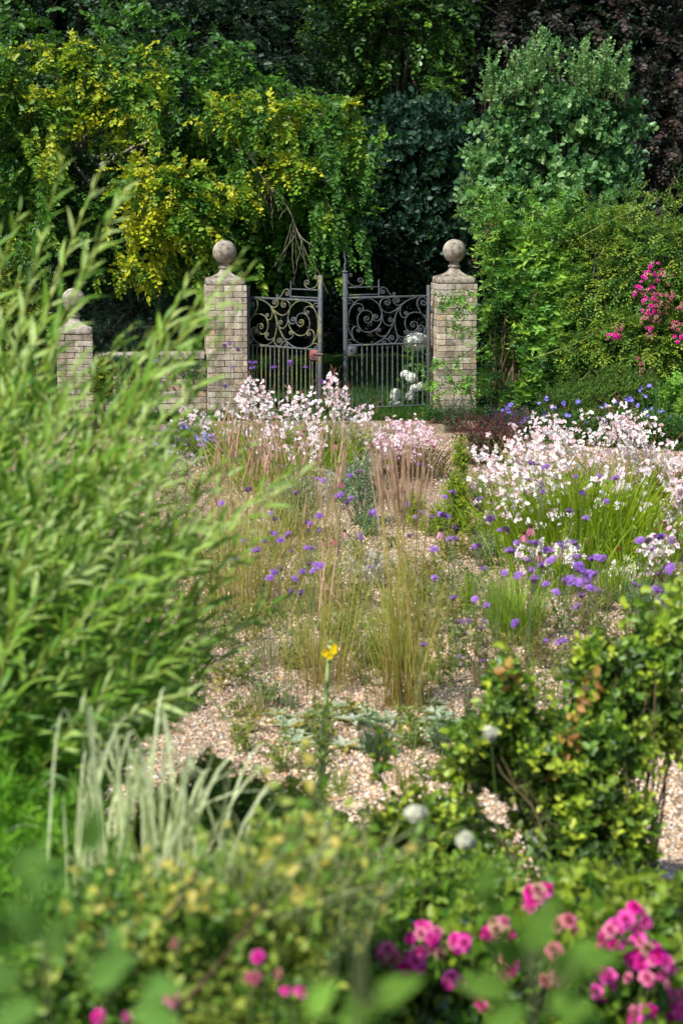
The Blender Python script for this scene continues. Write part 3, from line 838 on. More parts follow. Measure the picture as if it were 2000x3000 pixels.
def iron_gate(label, hinge, ang, mirror, mats, spike, sag):
    """local axes: +x from the hinge to the free end, front towards -y"""
    t = thing('iron_gate', label, 'gate', hinge, 0, 'pair of wrought iron gates')
    t.rotation_euler = (0, sag, ang)
    m0, m1, m2 = mats
    U1 = gu(70)                                   # free post
    top = gz(780); mid = gz(1556); bot = .07
    def bar(name, p, r, m, sides=4, parent=t, cap=True):
        mb = MB(); tubes(mb, np.array(p, float), r, (1, 1, 1), sides, 0, cap); return flat(mb.build(name, m, parent, local=True)) if sides == 4 else mb.build(name, m, parent, local=True)
    mb = MB(); box(mb, (U1, 0, (.03 + gz(372)) / 2), (.050, .042, gz(372) - .03), bev=.004); fp = mb.build('free_post', m0, t, local=True)
    if spike:
        mb = MB(); z = gz(372)
        box(mb, (U1, 0, z + .012), (.066, .058, .022), bev=.006)
        k = np.linspace(0, 1, 12)
        path = np.stack([U1 + .009 * np.sin(k * 9) * (k > .25), 0 * k, z + .02 + k * (gz(48) - z - .02)], -1)
        tubes(mb, path, np.array([.017, .011, .015, .013, .012, .012, .012, .011, .010, .008, .005, .002])[None], (1, 1, 1), 6)
        mb.build('spike_finial', m0, fp, local=True)
    mb = MB(); box(mb, (0, 0, (.03 + gz(600)) / 2), (.036, .036, gz(600) - .03), bev=.003); mb.build('hinge_stile', m0, t, local=True)
    for z, w in ((top, .024), (mid, .020), (bot, .020)):
        mb = MB(); box(mb, (U1 / 2, 0, z), (U1 - .044, .022, w), bev=.003); mb.build('rail', m0, t, local=True)
    ub = gu(640)
    for z in (gz(612), gz(735)):
        mb = MB(); box(mb, ((U1 + ub) / 2 - .012, 0, z), (U1 - ub - .03, .014, .015), bev=.002); mb.build('crest_rail', m0, t, local=True)
    k = np.linspace(0, 1, 10)
    bar('crest_stub', np.stack([ub + .006 * np.sin(k * 10) * (k > .6), 0 * k, top + .012 + k * (gz(482) - top - .012)], -1), np.array([.011] * 6 + [.009, .009, .007, .003])[None], m0, 5)
    for s in SC:
        p = np.stack([gu(s[:, 0]), np.zeros(len(s)), gz(s[:, 1])], -1)
        p[:, 1] = rng.normal(0, .002)
        mb = MB()
        # flat bar: deep front to back, thin in the plane of the scroll
        tg = nrm(np.gradient(p, axis=0)); nn = np.stack([-tg[:, 2], 0 * tg[:, 0], tg[:, 0]], -1)
        w, d = .0046, .0085
        ring = np.stack([p + nn * w - [0, d, 0], p - nn * w - [0, d, 0], p - nn * w + [0, d, 0], p + nn * w + [0, d, 0]], 1)
        K = len(p); i = np.arange(K - 1)[:, None]; j = np.arange(4)[None]
        q = np.stack([i * 4 + j, i * 4 + (j + 1) % 4, (i + 1) * 4 + (j + 1) % 4, (i + 1) * 4 + j], -1).reshape(-1, 4)
        mb.add(ring.reshape(-1, 3), [q, np.array([[0, 1, 2, 3], [4 * K - 1, 4 * K - 2, 4 * K - 3, 4 * K - 4]])])
        flat(mb.build('scroll', m1, t, local=True))
    nb = 14
    xs = gu(np.array([262 + 86.3 * k for k in range(nb)]))
    for k, x in enumerate(xs):
        thick = .0095 if k % 2 else .007
        bar('bar', [(x, 0, bot + .01), (x + rng.normal(0, .002), 0, .45), (x, 0, mid - .01)], thick, m1)
    lx = U1 - .025
    if spike:
        mb = MB(); box(mb, (lx - .055, -.003, mid - .075), (.112, .05, .125), bev=.006); lk = mb.build('lock_box', m0, t, local=True)
        mb = MB(); lathe(mb, [(0, .012), (.012, .010), (.018, 0)], 12); k = mb.build('knob', m0, lk, local=True)
        k.rotation_euler = (PI / 2, 0, 0); k.location = (lx - .035, -.0285, mid - .05)
        bar('bar', [(lx - .06, 0, bot + .01), (lx - .06, 0, mid - .14)], .007, m1)
    else:
        mb = MB(); box(mb, (lx - .065, -.006, mid - .07), (.125, .03, .125), bev=.006)
        lk = mb.build('lock_plate', m2, t, local=True)
        mb = MB(); box(mb, (lx + .0, -.030, mid - .05), (.17, .016, .02), bev=.004); b = mb.build('bolt', m2, lk, local=True)
        mb = MB(); box(mb, (lx - .06, -.028, mid - .065), (.018, .012, .07), bev=.004); mb.build('bolt_keep', m2, lk, local=True)
        for q in (-.03, -.09): bar('bar', [(lx + q, 0, bot + .01), (lx + q, 0, mid - .14)], .007, m1)
    for z in (1.28, .30):
        mb = MB(); tubes(mb, np.array([(-.045, .0, z - .04), (-.045, .0, z + .04)]), .016, (1, 1, 1), 8, 0, True); box(mb, (-.025, 0, z), (.03, .012, .022))
        mb.build('hinge', m0, t, local=True)
    if mirror:
        for o in [o for o in t.children_recursive if o.type == 'MESH']:
            pass
    return t

def mirror_gate(t):
    for o in t.children_recursive:
        me = o.data
        n = len(me.vertices); a = np.empty(n * 3, dtype=np.float32); me.vertices.foreach_get('co', a)
        a = a.reshape(-1, 3); a[:, 0] *= -1
        me.vertices.foreach_set('co', a.ravel()); o.location.x *= -1
        me.flip_normals(); me.update()

UL = gu(70)
hL = P(727, 1215, YG + .32); hL[2] = 0
ga = iron_gate('mossy wrought iron gate leaf standing open at left, with rusty lock plate', hL, -math.radians(34), False, (IRON, IRONM, RUSTY), False, math.radians(.6))
hR = P(1253, 1215, YG + .62); hR[2] = 0
gb = iron_gate('dark wrought iron gate leaf at right with tall spiked end post', hR, math.radians(17), True, (IRON, IRON, RUSTY), True, math.radians(-.4))
mirror_gate(gb)

# ================================================================== TREES AND SHRUBS BEHIND
def tree(name, label, cat, lobes, n, temps, cols, base, top, r0, nl=14, group=None, barkcol=(.10, .085, .065), trunk=True, **kw):
    base = np.array(base, float)
    t = thing(name, label, cat, base, group=group)
    if trunk:
        mb = MB(); trunk_mesh(mb, base - [0, 0, .05], top, r0, r0 * .45, col=barkcol)
        cs = np.array([l[0] for l in lobes])
        idx = rng.integers(0, len(lobes), nl)
        tips = np.array([lobes[i][0] + rdir(1)[0] * lobes[i][1] * .7 for i in idx])
        st = base + (np.array(top) - base) * rng.uniform(.35, .95, (nl, 1))
        limbs(mb, st, tips, r0 * .35, barkcol, .12)
        mb.build('trunk', BARK, t)
    mb = MB(); crown(mb, lobes, n, temps, cols, **kw)
    mb.build('crown', kw.get('m', LEAF) if False else LEAF, t)
    return t

# deep background: tall beech wall of leaves in shade, left and centre
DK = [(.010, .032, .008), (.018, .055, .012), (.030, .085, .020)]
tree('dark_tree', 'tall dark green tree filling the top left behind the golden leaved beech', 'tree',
     [lobe(250, 100, 700, 420, 29, 2.2), lobe(-500, -500, 900, 700, 30, 3.2), lobe(500, -500, 600, 500, 30, 3), lobe(620, 250, 380, 350, 27.5, 1.4)],  # upper and left lobes reach out of view, added to shade the background
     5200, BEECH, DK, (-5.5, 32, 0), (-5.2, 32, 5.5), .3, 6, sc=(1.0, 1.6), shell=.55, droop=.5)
LIME = [(0.030, 0.090, 0.012), (0.090, 0.225, 0.022), (0.225, 0.405, 0.030)]
tree('lime_tree', 'bright yellow green tree high in the centre, its leaves catching the sun', 'tree',
     [lobe(1120, 160, 260, 230, 30, 1.2), lobe(1180, 20, 200, 200, 29.5, 1.2), lobe(1230, 290, 130, 110, 29.5, .8), lobe(980, 40, 160, 220, 31, 1.2), lobe(1050, -400, 420, 350, 32, 2)],
     3000, BEECH, LIME, (.9, 31.5, 0), (.9, 31.5, 7), .22, sc=(1.0, 1.5), gap=-.25, gfreq=1.6, droop=.4, bias=-.05, spread=.5)
COP = [(.018, .012, .010), (.035, .025, .018), (.030, .050, .022), (.085, .050, .045)]
tree('copper_beech', 'dark purple brown copper beech filling the top right corner', 'tree',
     [lobe(1700, 150, 500, 380, 31, 2), lobe(1950, 550, 260, 420, 30, 1.4), lobe(1400, 120, 260, 300, 32, 1.6), lobe(1800, -500, 800, 500, 32, 3), lobe(2300, 300, 350, 700, 31, 2)],
     5000, BEECH, COP, (6.6, 34.5, 0), (6.6, 34.5, 5), .25, 6, sc=(1.0, 1.5), gap=-.55, droop=.45, spread=.6)

mb = MB()
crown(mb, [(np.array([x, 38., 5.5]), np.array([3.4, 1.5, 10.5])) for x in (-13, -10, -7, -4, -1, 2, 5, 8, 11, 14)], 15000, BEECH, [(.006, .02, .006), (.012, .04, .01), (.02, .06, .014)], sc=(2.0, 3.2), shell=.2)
for x in np.arange(-15, 16, 2.4):
    a = np.linspace(-PI / 2, PI / 2, 12)
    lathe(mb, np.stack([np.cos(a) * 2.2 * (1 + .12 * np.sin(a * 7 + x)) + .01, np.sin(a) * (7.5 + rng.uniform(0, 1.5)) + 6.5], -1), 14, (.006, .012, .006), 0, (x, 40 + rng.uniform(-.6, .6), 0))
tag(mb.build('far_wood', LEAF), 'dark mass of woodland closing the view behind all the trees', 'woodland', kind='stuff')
# dark mass and trunks in the shade behind the gate
HEDGE = [(0.003, 0.009, 0.003), (0.006, 0.018, 0.005), (0.010, 0.028, 0.007)]  # near black greens: the deep shade beyond the gates is put into them
t = thing('dark_hedge', 'evergreen hedge coloured nearly black for shade, seen through the gates beyond the shady lawn', 'hedge', (0, 31, 0))
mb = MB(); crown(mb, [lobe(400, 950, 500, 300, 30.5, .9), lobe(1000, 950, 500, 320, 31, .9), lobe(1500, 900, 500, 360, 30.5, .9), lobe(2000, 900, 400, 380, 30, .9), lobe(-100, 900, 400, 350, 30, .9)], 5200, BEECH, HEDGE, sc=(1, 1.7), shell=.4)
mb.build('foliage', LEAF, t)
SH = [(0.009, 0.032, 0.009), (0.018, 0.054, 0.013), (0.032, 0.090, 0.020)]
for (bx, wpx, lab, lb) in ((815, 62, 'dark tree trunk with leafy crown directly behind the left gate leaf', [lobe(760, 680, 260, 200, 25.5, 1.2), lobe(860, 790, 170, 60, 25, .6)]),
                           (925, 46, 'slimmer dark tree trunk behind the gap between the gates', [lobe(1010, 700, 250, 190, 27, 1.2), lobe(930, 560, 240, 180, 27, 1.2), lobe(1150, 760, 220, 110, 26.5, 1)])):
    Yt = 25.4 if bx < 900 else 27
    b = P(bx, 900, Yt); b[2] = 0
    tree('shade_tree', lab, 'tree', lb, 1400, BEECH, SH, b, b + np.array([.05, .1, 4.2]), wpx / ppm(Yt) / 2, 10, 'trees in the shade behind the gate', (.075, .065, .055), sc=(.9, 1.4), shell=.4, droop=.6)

# golden tipped beech, left
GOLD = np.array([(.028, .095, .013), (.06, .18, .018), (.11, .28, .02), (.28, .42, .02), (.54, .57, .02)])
def beech():
    b = np.array([-4.3, 25.6, 0.])
    t = thing('golden_beech', 'big weeping beech at left with yellow tipped leaves hanging over the wall', 'tree', b)
    mb = MB(); trunk_mesh(mb, b - [0, 0, .05], b + [.3, 0, 3.9], .30, .14, col=(.16, .145, .12))
    tips = np.array([P(x, y, Y) for x, y, Y in ((500, 330, 24), (640, 380, 24), (820, 470, 23.8), (1000, 330, 23.6), (350, 230, 24), (120, 250, 24), (500, 560, 23.4), (280, 560, 23.6), (80, 600, 23.6), (640, 700, 23.4), (400, 720, 23.4))])
    limbs(mb, b + np.array([0, 0, 1]) * rng.uniform(1.8, 3.7, (len(tips), 1)), tips, .055, (.30, .27, .22), .14, 9)
    mb.build('trunk', BARK, t)
    # the dead branch that hangs bare in the middle
    mb = MB(); s0 = P(730, 450, 23.3)
    main = catmull([P(*q, 23.3) for q in ((725, 440), (755, 495), (780, 535), (815, 570), (850, 620), (880, 690), (935, 730))], 6)
    main[:, 1] += np.linspace(0, -.25, len(main))
    tubes(mb, main, np.linspace(.022, .004, len(main))[None], (.40, .36, .25), 5)
    for k in range(26):
        i = rng.integers(8, len(main) - 2); q0 = main[i]
        q2 = q0 + np.array([rng.normal(.0, .16), rng.normal(0, .06), -rng.uniform(.15, .75)])
        pth = quadb(q0[None], (q0 + (q2 - q0) * .4 + [rng.normal(0, .07), 0, .02])[None], q2[None], 8)
        pth[:, 1:] += np.cumsum(rng.normal(0, .006, (1, 7, 3)), 1)
        tubes(mb, pth, np.linspace(.006, .002, 8)[None], (.36, .33, .22), 3)
    mb.build('bare_branch', BARK, t)
    mb = MB()
    # green inner mass
    inner = [lobe(250, 330, 520, 330, 24.9, 1.0), lobe(650, 430, 360, 260, 24.6, .8), lobe(300, 640, 420, 230, 24.2, .7), lobe(900, 520, 220, 260, 24.6, .7), lobe(-250, 400, 350, 400, 24.6, 1.0), lobe(560, 620, 320, 190, 24.0, .5), lobe(800, 640, 260, 160, 24.4, .5), lobe(620, 770, 250, 110, 24.4, .5)]
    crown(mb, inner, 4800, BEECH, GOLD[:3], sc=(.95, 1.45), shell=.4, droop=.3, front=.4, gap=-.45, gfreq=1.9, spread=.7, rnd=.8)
    # outer sprays that the sun has turned yellow, layered and drooping
    outer = [lobe(30, 300, 120, 90, 23.4, .5), lobe(250, 420, 120, 60, 23.3, .4), lobe(620, 330, 110, 60, 23.3, .4), lobe(690, 560, 110, 70, 23.1, .4), lobe(850, 500, 90, 60, 23.1, .3), lobe(420, 800, 120, 50, 23.0, .3), lobe(620, 740, 70, 50, 23.0, .3), lobe(150, 250, 240, 150, 23.6, .6), lobe(330, 230, 230, 110, 23.5, .5), lobe(90, 420, 190, 170, 23.3, .5), lobe(420, 310, 170, 90, 23.4, .4),
             lobe(480, 570, 215, 120, 22.9, .5), lobe(560, 660, 140, 90, 22.8, .4), lobe(780, 340, 170, 80, 23.1, .4), lobe(940, 330, 180, 60, 23.0, .35), lobe(1020, 640, 95, 70, 23.0, .3), lobe(1060, 420, 60, 90, 23.0, .2),
             lobe(60, 620, 150, 130, 23, .4), lobe(330, 660, 140, 80, 22.9, .4)]
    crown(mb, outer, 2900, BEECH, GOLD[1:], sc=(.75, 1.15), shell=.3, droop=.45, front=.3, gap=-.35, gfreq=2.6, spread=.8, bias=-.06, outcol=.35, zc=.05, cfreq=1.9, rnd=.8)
    # strands hanging below
    L_ = []; F_ = []; U_ = []
    for k in range(60):
        c = [(100, 330), (360, 240), (460, 620), (560, 690), (690, 420), (1000, 340), (1030, 650), (60, 560), (620, 760), (420, 760), (1075, 400), (930, 560)][k % 12]
        x = c[0] + rng.normal(0, 70); y = c[1] + rng.uniform(0, 60); Y = 22.9 + rng.uniform(-.2, .5)
        n = rng.integers(3, 8); dx = rng.normal(.1, .25)
        for i in range(n):
            L_.append(P(x + dx * i * 18, y + i * 26, Y)); F_.append((dx * .6 + rng.normal(0, .25), -.35 + rng.normal(0, .2), -1)); U_.append((.1, -.8, .5))
    L_ = np.array(L_); keep = L_[:, 2] > 1.5; L_ = L_[keep]
    M = frames(np.array(F_)[keep], np.array(U_)[keep] + rng.normal(0, .3, (len(L_), 3)))
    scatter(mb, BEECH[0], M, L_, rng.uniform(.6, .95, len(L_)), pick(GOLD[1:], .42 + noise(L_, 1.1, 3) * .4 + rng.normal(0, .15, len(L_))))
    mb.build('crown', LEAF, t)
beech()

# whitebeams, right of centre
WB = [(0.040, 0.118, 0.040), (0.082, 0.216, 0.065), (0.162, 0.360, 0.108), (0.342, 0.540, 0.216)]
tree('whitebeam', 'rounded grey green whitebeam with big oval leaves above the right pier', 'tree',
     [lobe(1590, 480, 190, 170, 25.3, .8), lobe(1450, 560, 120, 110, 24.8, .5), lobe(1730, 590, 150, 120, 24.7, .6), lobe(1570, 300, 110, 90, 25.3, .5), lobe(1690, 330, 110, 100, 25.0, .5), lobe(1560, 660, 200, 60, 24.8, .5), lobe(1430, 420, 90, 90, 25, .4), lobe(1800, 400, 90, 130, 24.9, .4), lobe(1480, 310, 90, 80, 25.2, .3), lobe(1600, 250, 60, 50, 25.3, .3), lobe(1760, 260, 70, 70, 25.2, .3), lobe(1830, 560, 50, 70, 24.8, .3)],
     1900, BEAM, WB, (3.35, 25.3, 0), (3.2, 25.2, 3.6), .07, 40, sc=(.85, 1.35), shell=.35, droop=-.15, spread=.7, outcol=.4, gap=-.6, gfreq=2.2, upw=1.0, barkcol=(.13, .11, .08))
WBD = [(0.014, 0.046, 0.023), (0.023, 0.071, 0.034), (0.040, 0.103, 0.052)]  # darker copy of the whitebeam greens, with the shade painted in
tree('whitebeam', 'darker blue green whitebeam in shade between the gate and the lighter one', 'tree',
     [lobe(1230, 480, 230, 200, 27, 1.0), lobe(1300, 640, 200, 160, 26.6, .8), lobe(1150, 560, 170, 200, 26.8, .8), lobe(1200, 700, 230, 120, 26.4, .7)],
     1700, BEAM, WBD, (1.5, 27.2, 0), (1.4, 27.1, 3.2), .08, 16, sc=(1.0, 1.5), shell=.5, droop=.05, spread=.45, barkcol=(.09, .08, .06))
# upright shoots on the whitebeam
t0 = [o for o in C.objects if o.name == 'whitebeam'][0]
mb = MB()
for k in range(46):
    x = rng.uniform(1400, 1850); y0 = 250 + abs(x - 1640) * .35; Y = 25 + rng.normal(0, .3)
    a = P(x, y0, Y); hgt = rng.uniform(.2, .75); b = a + [rng.normal(0, .08), 0, hgt]
    tubes(mb, quadb(a[None], ((a + b) / 2)[None], b[None], 5), np.linspace(.008, .003, 5)[None], (.14, .08, .05), 4)
    n = int(hgt / .1) + 2
    L_ = a + (b - a) * np.linspace(.15, 1, n)[:, None]
    M = frames(np.stack([rng.normal(0, .4, n), rng.normal(0, .4, n), np.full(n, .8)], -1), rdir(n) + [0, -.3, .4])
    scatter(mb, BEAM[1], M, L_, rng.uniform(.5, .8, n), pick(WB[1:], rng.uniform(.3, 1, n)), 0)
mb.build('leaves', LEAF, t0)

# yew
tree('yew_tree', 'dark feathery yew behind the low brick wall', 'tree',
     [lobe(430, 930, 170, 130, 23.6, .7), lobe(330, 1010, 150, 90, 23.3, .6), lobe(520, 860, 110, 70, 23.9, .5), lobe(420, 1080, 230, 100, 23.6, .6), lobe(170, 900, 200, 160, 24, .6)],
     2300, YEW, [(.008, .035, .014), (.014, .058, .020), (.04, .11, .02), (.11, .22, .025)], (-2.9, 24.2, 0), (-2.9, 24.2, 2), .09, 10, sc=(.7, 1.2), shell=.45, droop=.15, spread=.35, outcol=.45, bias=-.12)

# hydrangea inside the gate
def floret_ball(mb, c, r, n=170, col=(.98, .99, .94)):
    d = rdir(n); d[:, 2] = np.abs(d[:, 2]) * 1 - .35 * (rng.random(n) < .45); d = nrm(d)
    L_ = np.asarray(c) + d * np.asarray(r) * rng.uniform(.88, 1.06, (n, 1))
    M = frames(np.cross(d, rdir(n)), d + rdir(n) * .3)
    f = flower_t(4, .013, .013, .25, c_in=(.85, .9, .7))
    scatter(mb, f, M, L_, rng.uniform(.8, 1.25, n) * (np.mean(r) / .085) ** .3, np.array(col) * rng.uniform(.8, 1.1, (n, 1)))
    a = np.linspace(-PI / 2, PI / 2, 9)
    lathe(mb, np.stack([np.cos(a) * np.mean(r[:2]) * .86, np.sin(a) * r[2] * .86], -1), 14, (.74, .79, .60), 0, c)
def hydrangea():
    b = P(1205, 1215, 22.6); b[2] = 0
    t = thing('hydrangea', 'hydrangea bush with big white flower heads behind the right gate leaf', 'hydrangea', b)
    heads = [(1219, 1003, 36, 29, 21.95), (1188, 1097, 15, 12, 22.6), (1205, 1109, 17, 16, 22.5), (1216, 1140, 16, 14, 22.4), (1233, 1135, 13, 14, 22.7), (1201, 1163, 14, 17, 22.3), (1158, 1160, 15, 22, 22.3), (1158, 1198, 25, 25, 22.2), (1217, 1210, 14, 13, 22.3), (1238, 1205, 13, 13, 22.4), (1148, 1243, 18, 10, 21.95), (1186, 1257, 21, 16, 21.5)]
    mb = MB()
    tips = np.array([P(h[0], h[1], h[4]) for h in heads])
    limbs(mb, b + rng.normal(0, .05, (len(tips), 3)) * [1, 1, 0], tips - [0, 0, .02], .008, (.16, .20, .07), .05, 7, 5)
    mb.build('stem', STEM, t)
    mb = MB()
    crown(mb, [lobe(1215, 1130, 45, 50, 23.1, .2), lobe(1215, 1190, 60, 40, 23.1, .2), lobe(1180, 1215, 50, 20, 22.9, .2), lobe(1225, 1060, 30, 40, 23.1, .2)], 130, BEAM, [(.03, .09, .015), (.06, .15, .02), (.10, .22, .03)], sc=(.9, 1.3), shell=.3)
    mb.build('foliage', LEAF, t)
    for (x, y, rx, ry, Y) in heads:
        s = ppm(Y); mb = MB(); floret_ball(mb, P(x, y, Y), np.array([rx / s, rx / s, ry / s]), int(120 + rx * 7))
        mb.build('flower_head', PETAL, t)
hydrangea()

# ================================================================== RIGHT SIDE SHRUBS
BU = [(0.044, 0.140, 0.029), (0.087, 0.250, 0.037), (0.161, 0.396, 0.052), (0.352, 0.586, 0.074)]
def buddleja():
    b = P(1480, 1200, 21.6); b[2] = 0
    t = thing('buddleja', 'tall leafy buddleja arching over the right pier with long pointed leaves', 'shrub', b)
    lob = [lobe(1560, 900, 165, 220, 21.7, .6), lobe(1490, 760, 95, 110, 21.8, .5), lobe(1620, 850, 170, 180, 21.8, .6), lobe(1510, 1090, 115, 120, 21.5, .5), lobe(1620, 1010, 150, 140, 21.4, .5), lobe(1590, 730, 180, 90, 22, .5), lobe(1700, 740, 140, 110, 22, .5)]
    mb = MB(); tips = np.array([lob[i % 7][0] + rdir(1)[0] * lob[i % 7][1] * .9 for i in range(26)])
    limbs(mb, b + rng.normal(0, .1, (26, 3)) * [1, 1, 0], tips, .018, (.17, .12, .07), .05); mb.build('stem', BARK, t)
    mb = MB(); crown(mb, lob, 2300, BUDD, BU, sc=(.75, 1.25), shell=.45, droop=.35, spread=.7, front=.5, outcol=.5, gap=-.6)
    # arching shoots along the top
    for k in range(34):
        x = rng.uniform(1400, 1760); y = 700 + rng.normal(0, 30); Y = 21.7 + rng.normal(0, .2)
        a = P(x, y, Y); e = a + np.array([rng.normal(-.05, .25), rng.normal(-.1, .1), rng.uniform(.15, .5)]); h = (a + e) / 2 + [0, 0, .12]
        c = quadb(a[None], h[None], e[None], 7)[0]; tubes(mb, c, np.linspace(.005, .002, 7)[None], (.20, .16, .06), 4)
        scatter(mb, BUDD[k % 4], frames(np.gradient(c, axis=0) + rng.normal(0, .05, (7, 3)), rdir(7) * .5 + [0, -.5, 1]), c, rng.uniform(.5, .9, 7), pick(BU[1:], rng.uniform(0, 1, 7)))
    # branches reaching across the pier
    for pts, Y in (([(1400, 900), (1360, 900), (1320, 885), (1290, 880)], 20.85), ([(1400, 1010), (1340, 1050), (1290, 1062), (1235, 1075)], 20.8), ([(1400, 960), (1350, 960), (1310, 950)], 20.85), ([(1395, 1150), (1350, 1135), (1300, 1120), (1260, 1125)], 20.8), ([(1380, 870), (1345, 885), (1330, 930)], 20.9), ([(1260, 1200), (1275, 1170), (1265, 1140)], 20.7), ([(1390, 1210), (1370, 1130), (1360, 1110)], 20.7)):
        c = catmull([P(*q, Y) for q in pts], 7)
        tubes(mb, c, np.linspace(.006, .002, len(c))[None], (.9, .7, .4) if False else (.12, .14, .05), 4)
        n = len(c); M = frames(np.gradient(c, axis=0) + rng.normal(0, .03, (n, 3)), rdir(n) * .5 + [0, -.5, 1])
        scatter(mb, BUDD[0], M, c, rng.uniform(.4, .65, n), pick(BU[1:], rng.uniform(.2, 1, n)))
    mb.build('foliage', LEAF, t)
    L_ = np.array([P(*q) for q in ((1440, 640, 21.5), (1430, 690, 21.4), (1590, 650, 21.8), (1650, 690, 21.8), (1560, 870, 21.1), (1385, 760, 21.2), (1720, 640, 21.8))])
    for c in L_:
        mb = MB()
        for k in range(24):
            p = c + np.array([rng.normal(0, .02), rng.normal(0, .02), rng.uniform(-.09, .09)])
            scatter(mb, STAR_F, frames(rdir(1), rdir(1)), p[None], .7, np.array([(.30, .17, .12)]) * rng.uniform(.7, 1.4))
        tag(mb.build('blossom', MATTE, t), 'faded brown flower tip')
buddleja()

def pink_cluster(mb, c, r, n, cols, s=.018):
    d = rdir(n); d[:, 1] -= .5; d = nrm(d)
    L_ = np.asarray(c) + d * r * rng.uniform(.5, 1, (n, 1))
    M = frames(np.cross(d, rdir(n)), d * 1.2 + np.array([0, -.5, .3]))
    scatter(mb, ROSE, M, L_, s * rng.uniform(.8, 1.25, n), np.array(cols)[rng.integers(0, len(cols), n)] * rng.uniform(.8, 1.15, (n, 1)))

PK = [(.95, .04, .50), (.92, .12, .54), (.88, .02, .40)]
PF = [(.62, .24, .25), (.55, .30, .24), (.70, .16, .28)]
def rose_meshes():
    out = []
    for c in (PK + [(.80, .22, .40)] + PF):
        mb = MB(); scatter(mb, ROSE, np.eye(3)[None], np.zeros((1, 3)), 1.0, np.array([c])); o = mb.build('bloom', PETAL); out.append(o.data); bpy.data.objects.remove(o)
    return out
RM = rose_meshes()
def rose_cluster(t, px, py, rpx, n, Y, faded=False, s=.02):
    b = np.array(t.location); q = P(px, py, Y); r = rpx / ppm(Y)
    mb = MB(); base = q + [rng.normal(0, .03), .05, -.16]
    d = rdir(n); d[:, 1] = -np.abs(d[:, 1]) * .7; d[:, 2] = d[:, 2] * .8 + .15; d = nrm(d)
    L_ = q + d * r * rng.uniform(.35, 1, (n, 1)) ** .5
    fork = q + [0, .03, -r * .9]
    tubes(mb, np.array([base, fork]), .0035, (.10, .16, .04), 4)
    tubes(mb, quadb(np.tile(fork, (n, 1)), (L_ + fork) / 2, L_, 4), .0018, (.14, .20, .05), 3)
    st = mb.build('flower_cluster', STEM, t)
    for k in range(n):
        o = bpy.data.objects.new('bloom', RM[rng.integers(4, 7) if (faded or rng.random() < .06) else rng.integers(0, 4)]); C.objects.link(o); o.parent = st
        o.location = Vector(list(L_[k] - b)); o.rotation_euler = Vector(list(d[k] * 1.1 + np.array([-.05, -.4, .25]))).to_track_quat('Z', 'Y').to_euler()
        sc_ = s * rng.uniform(.75, 1.2); o.scale = (sc_,) * 3
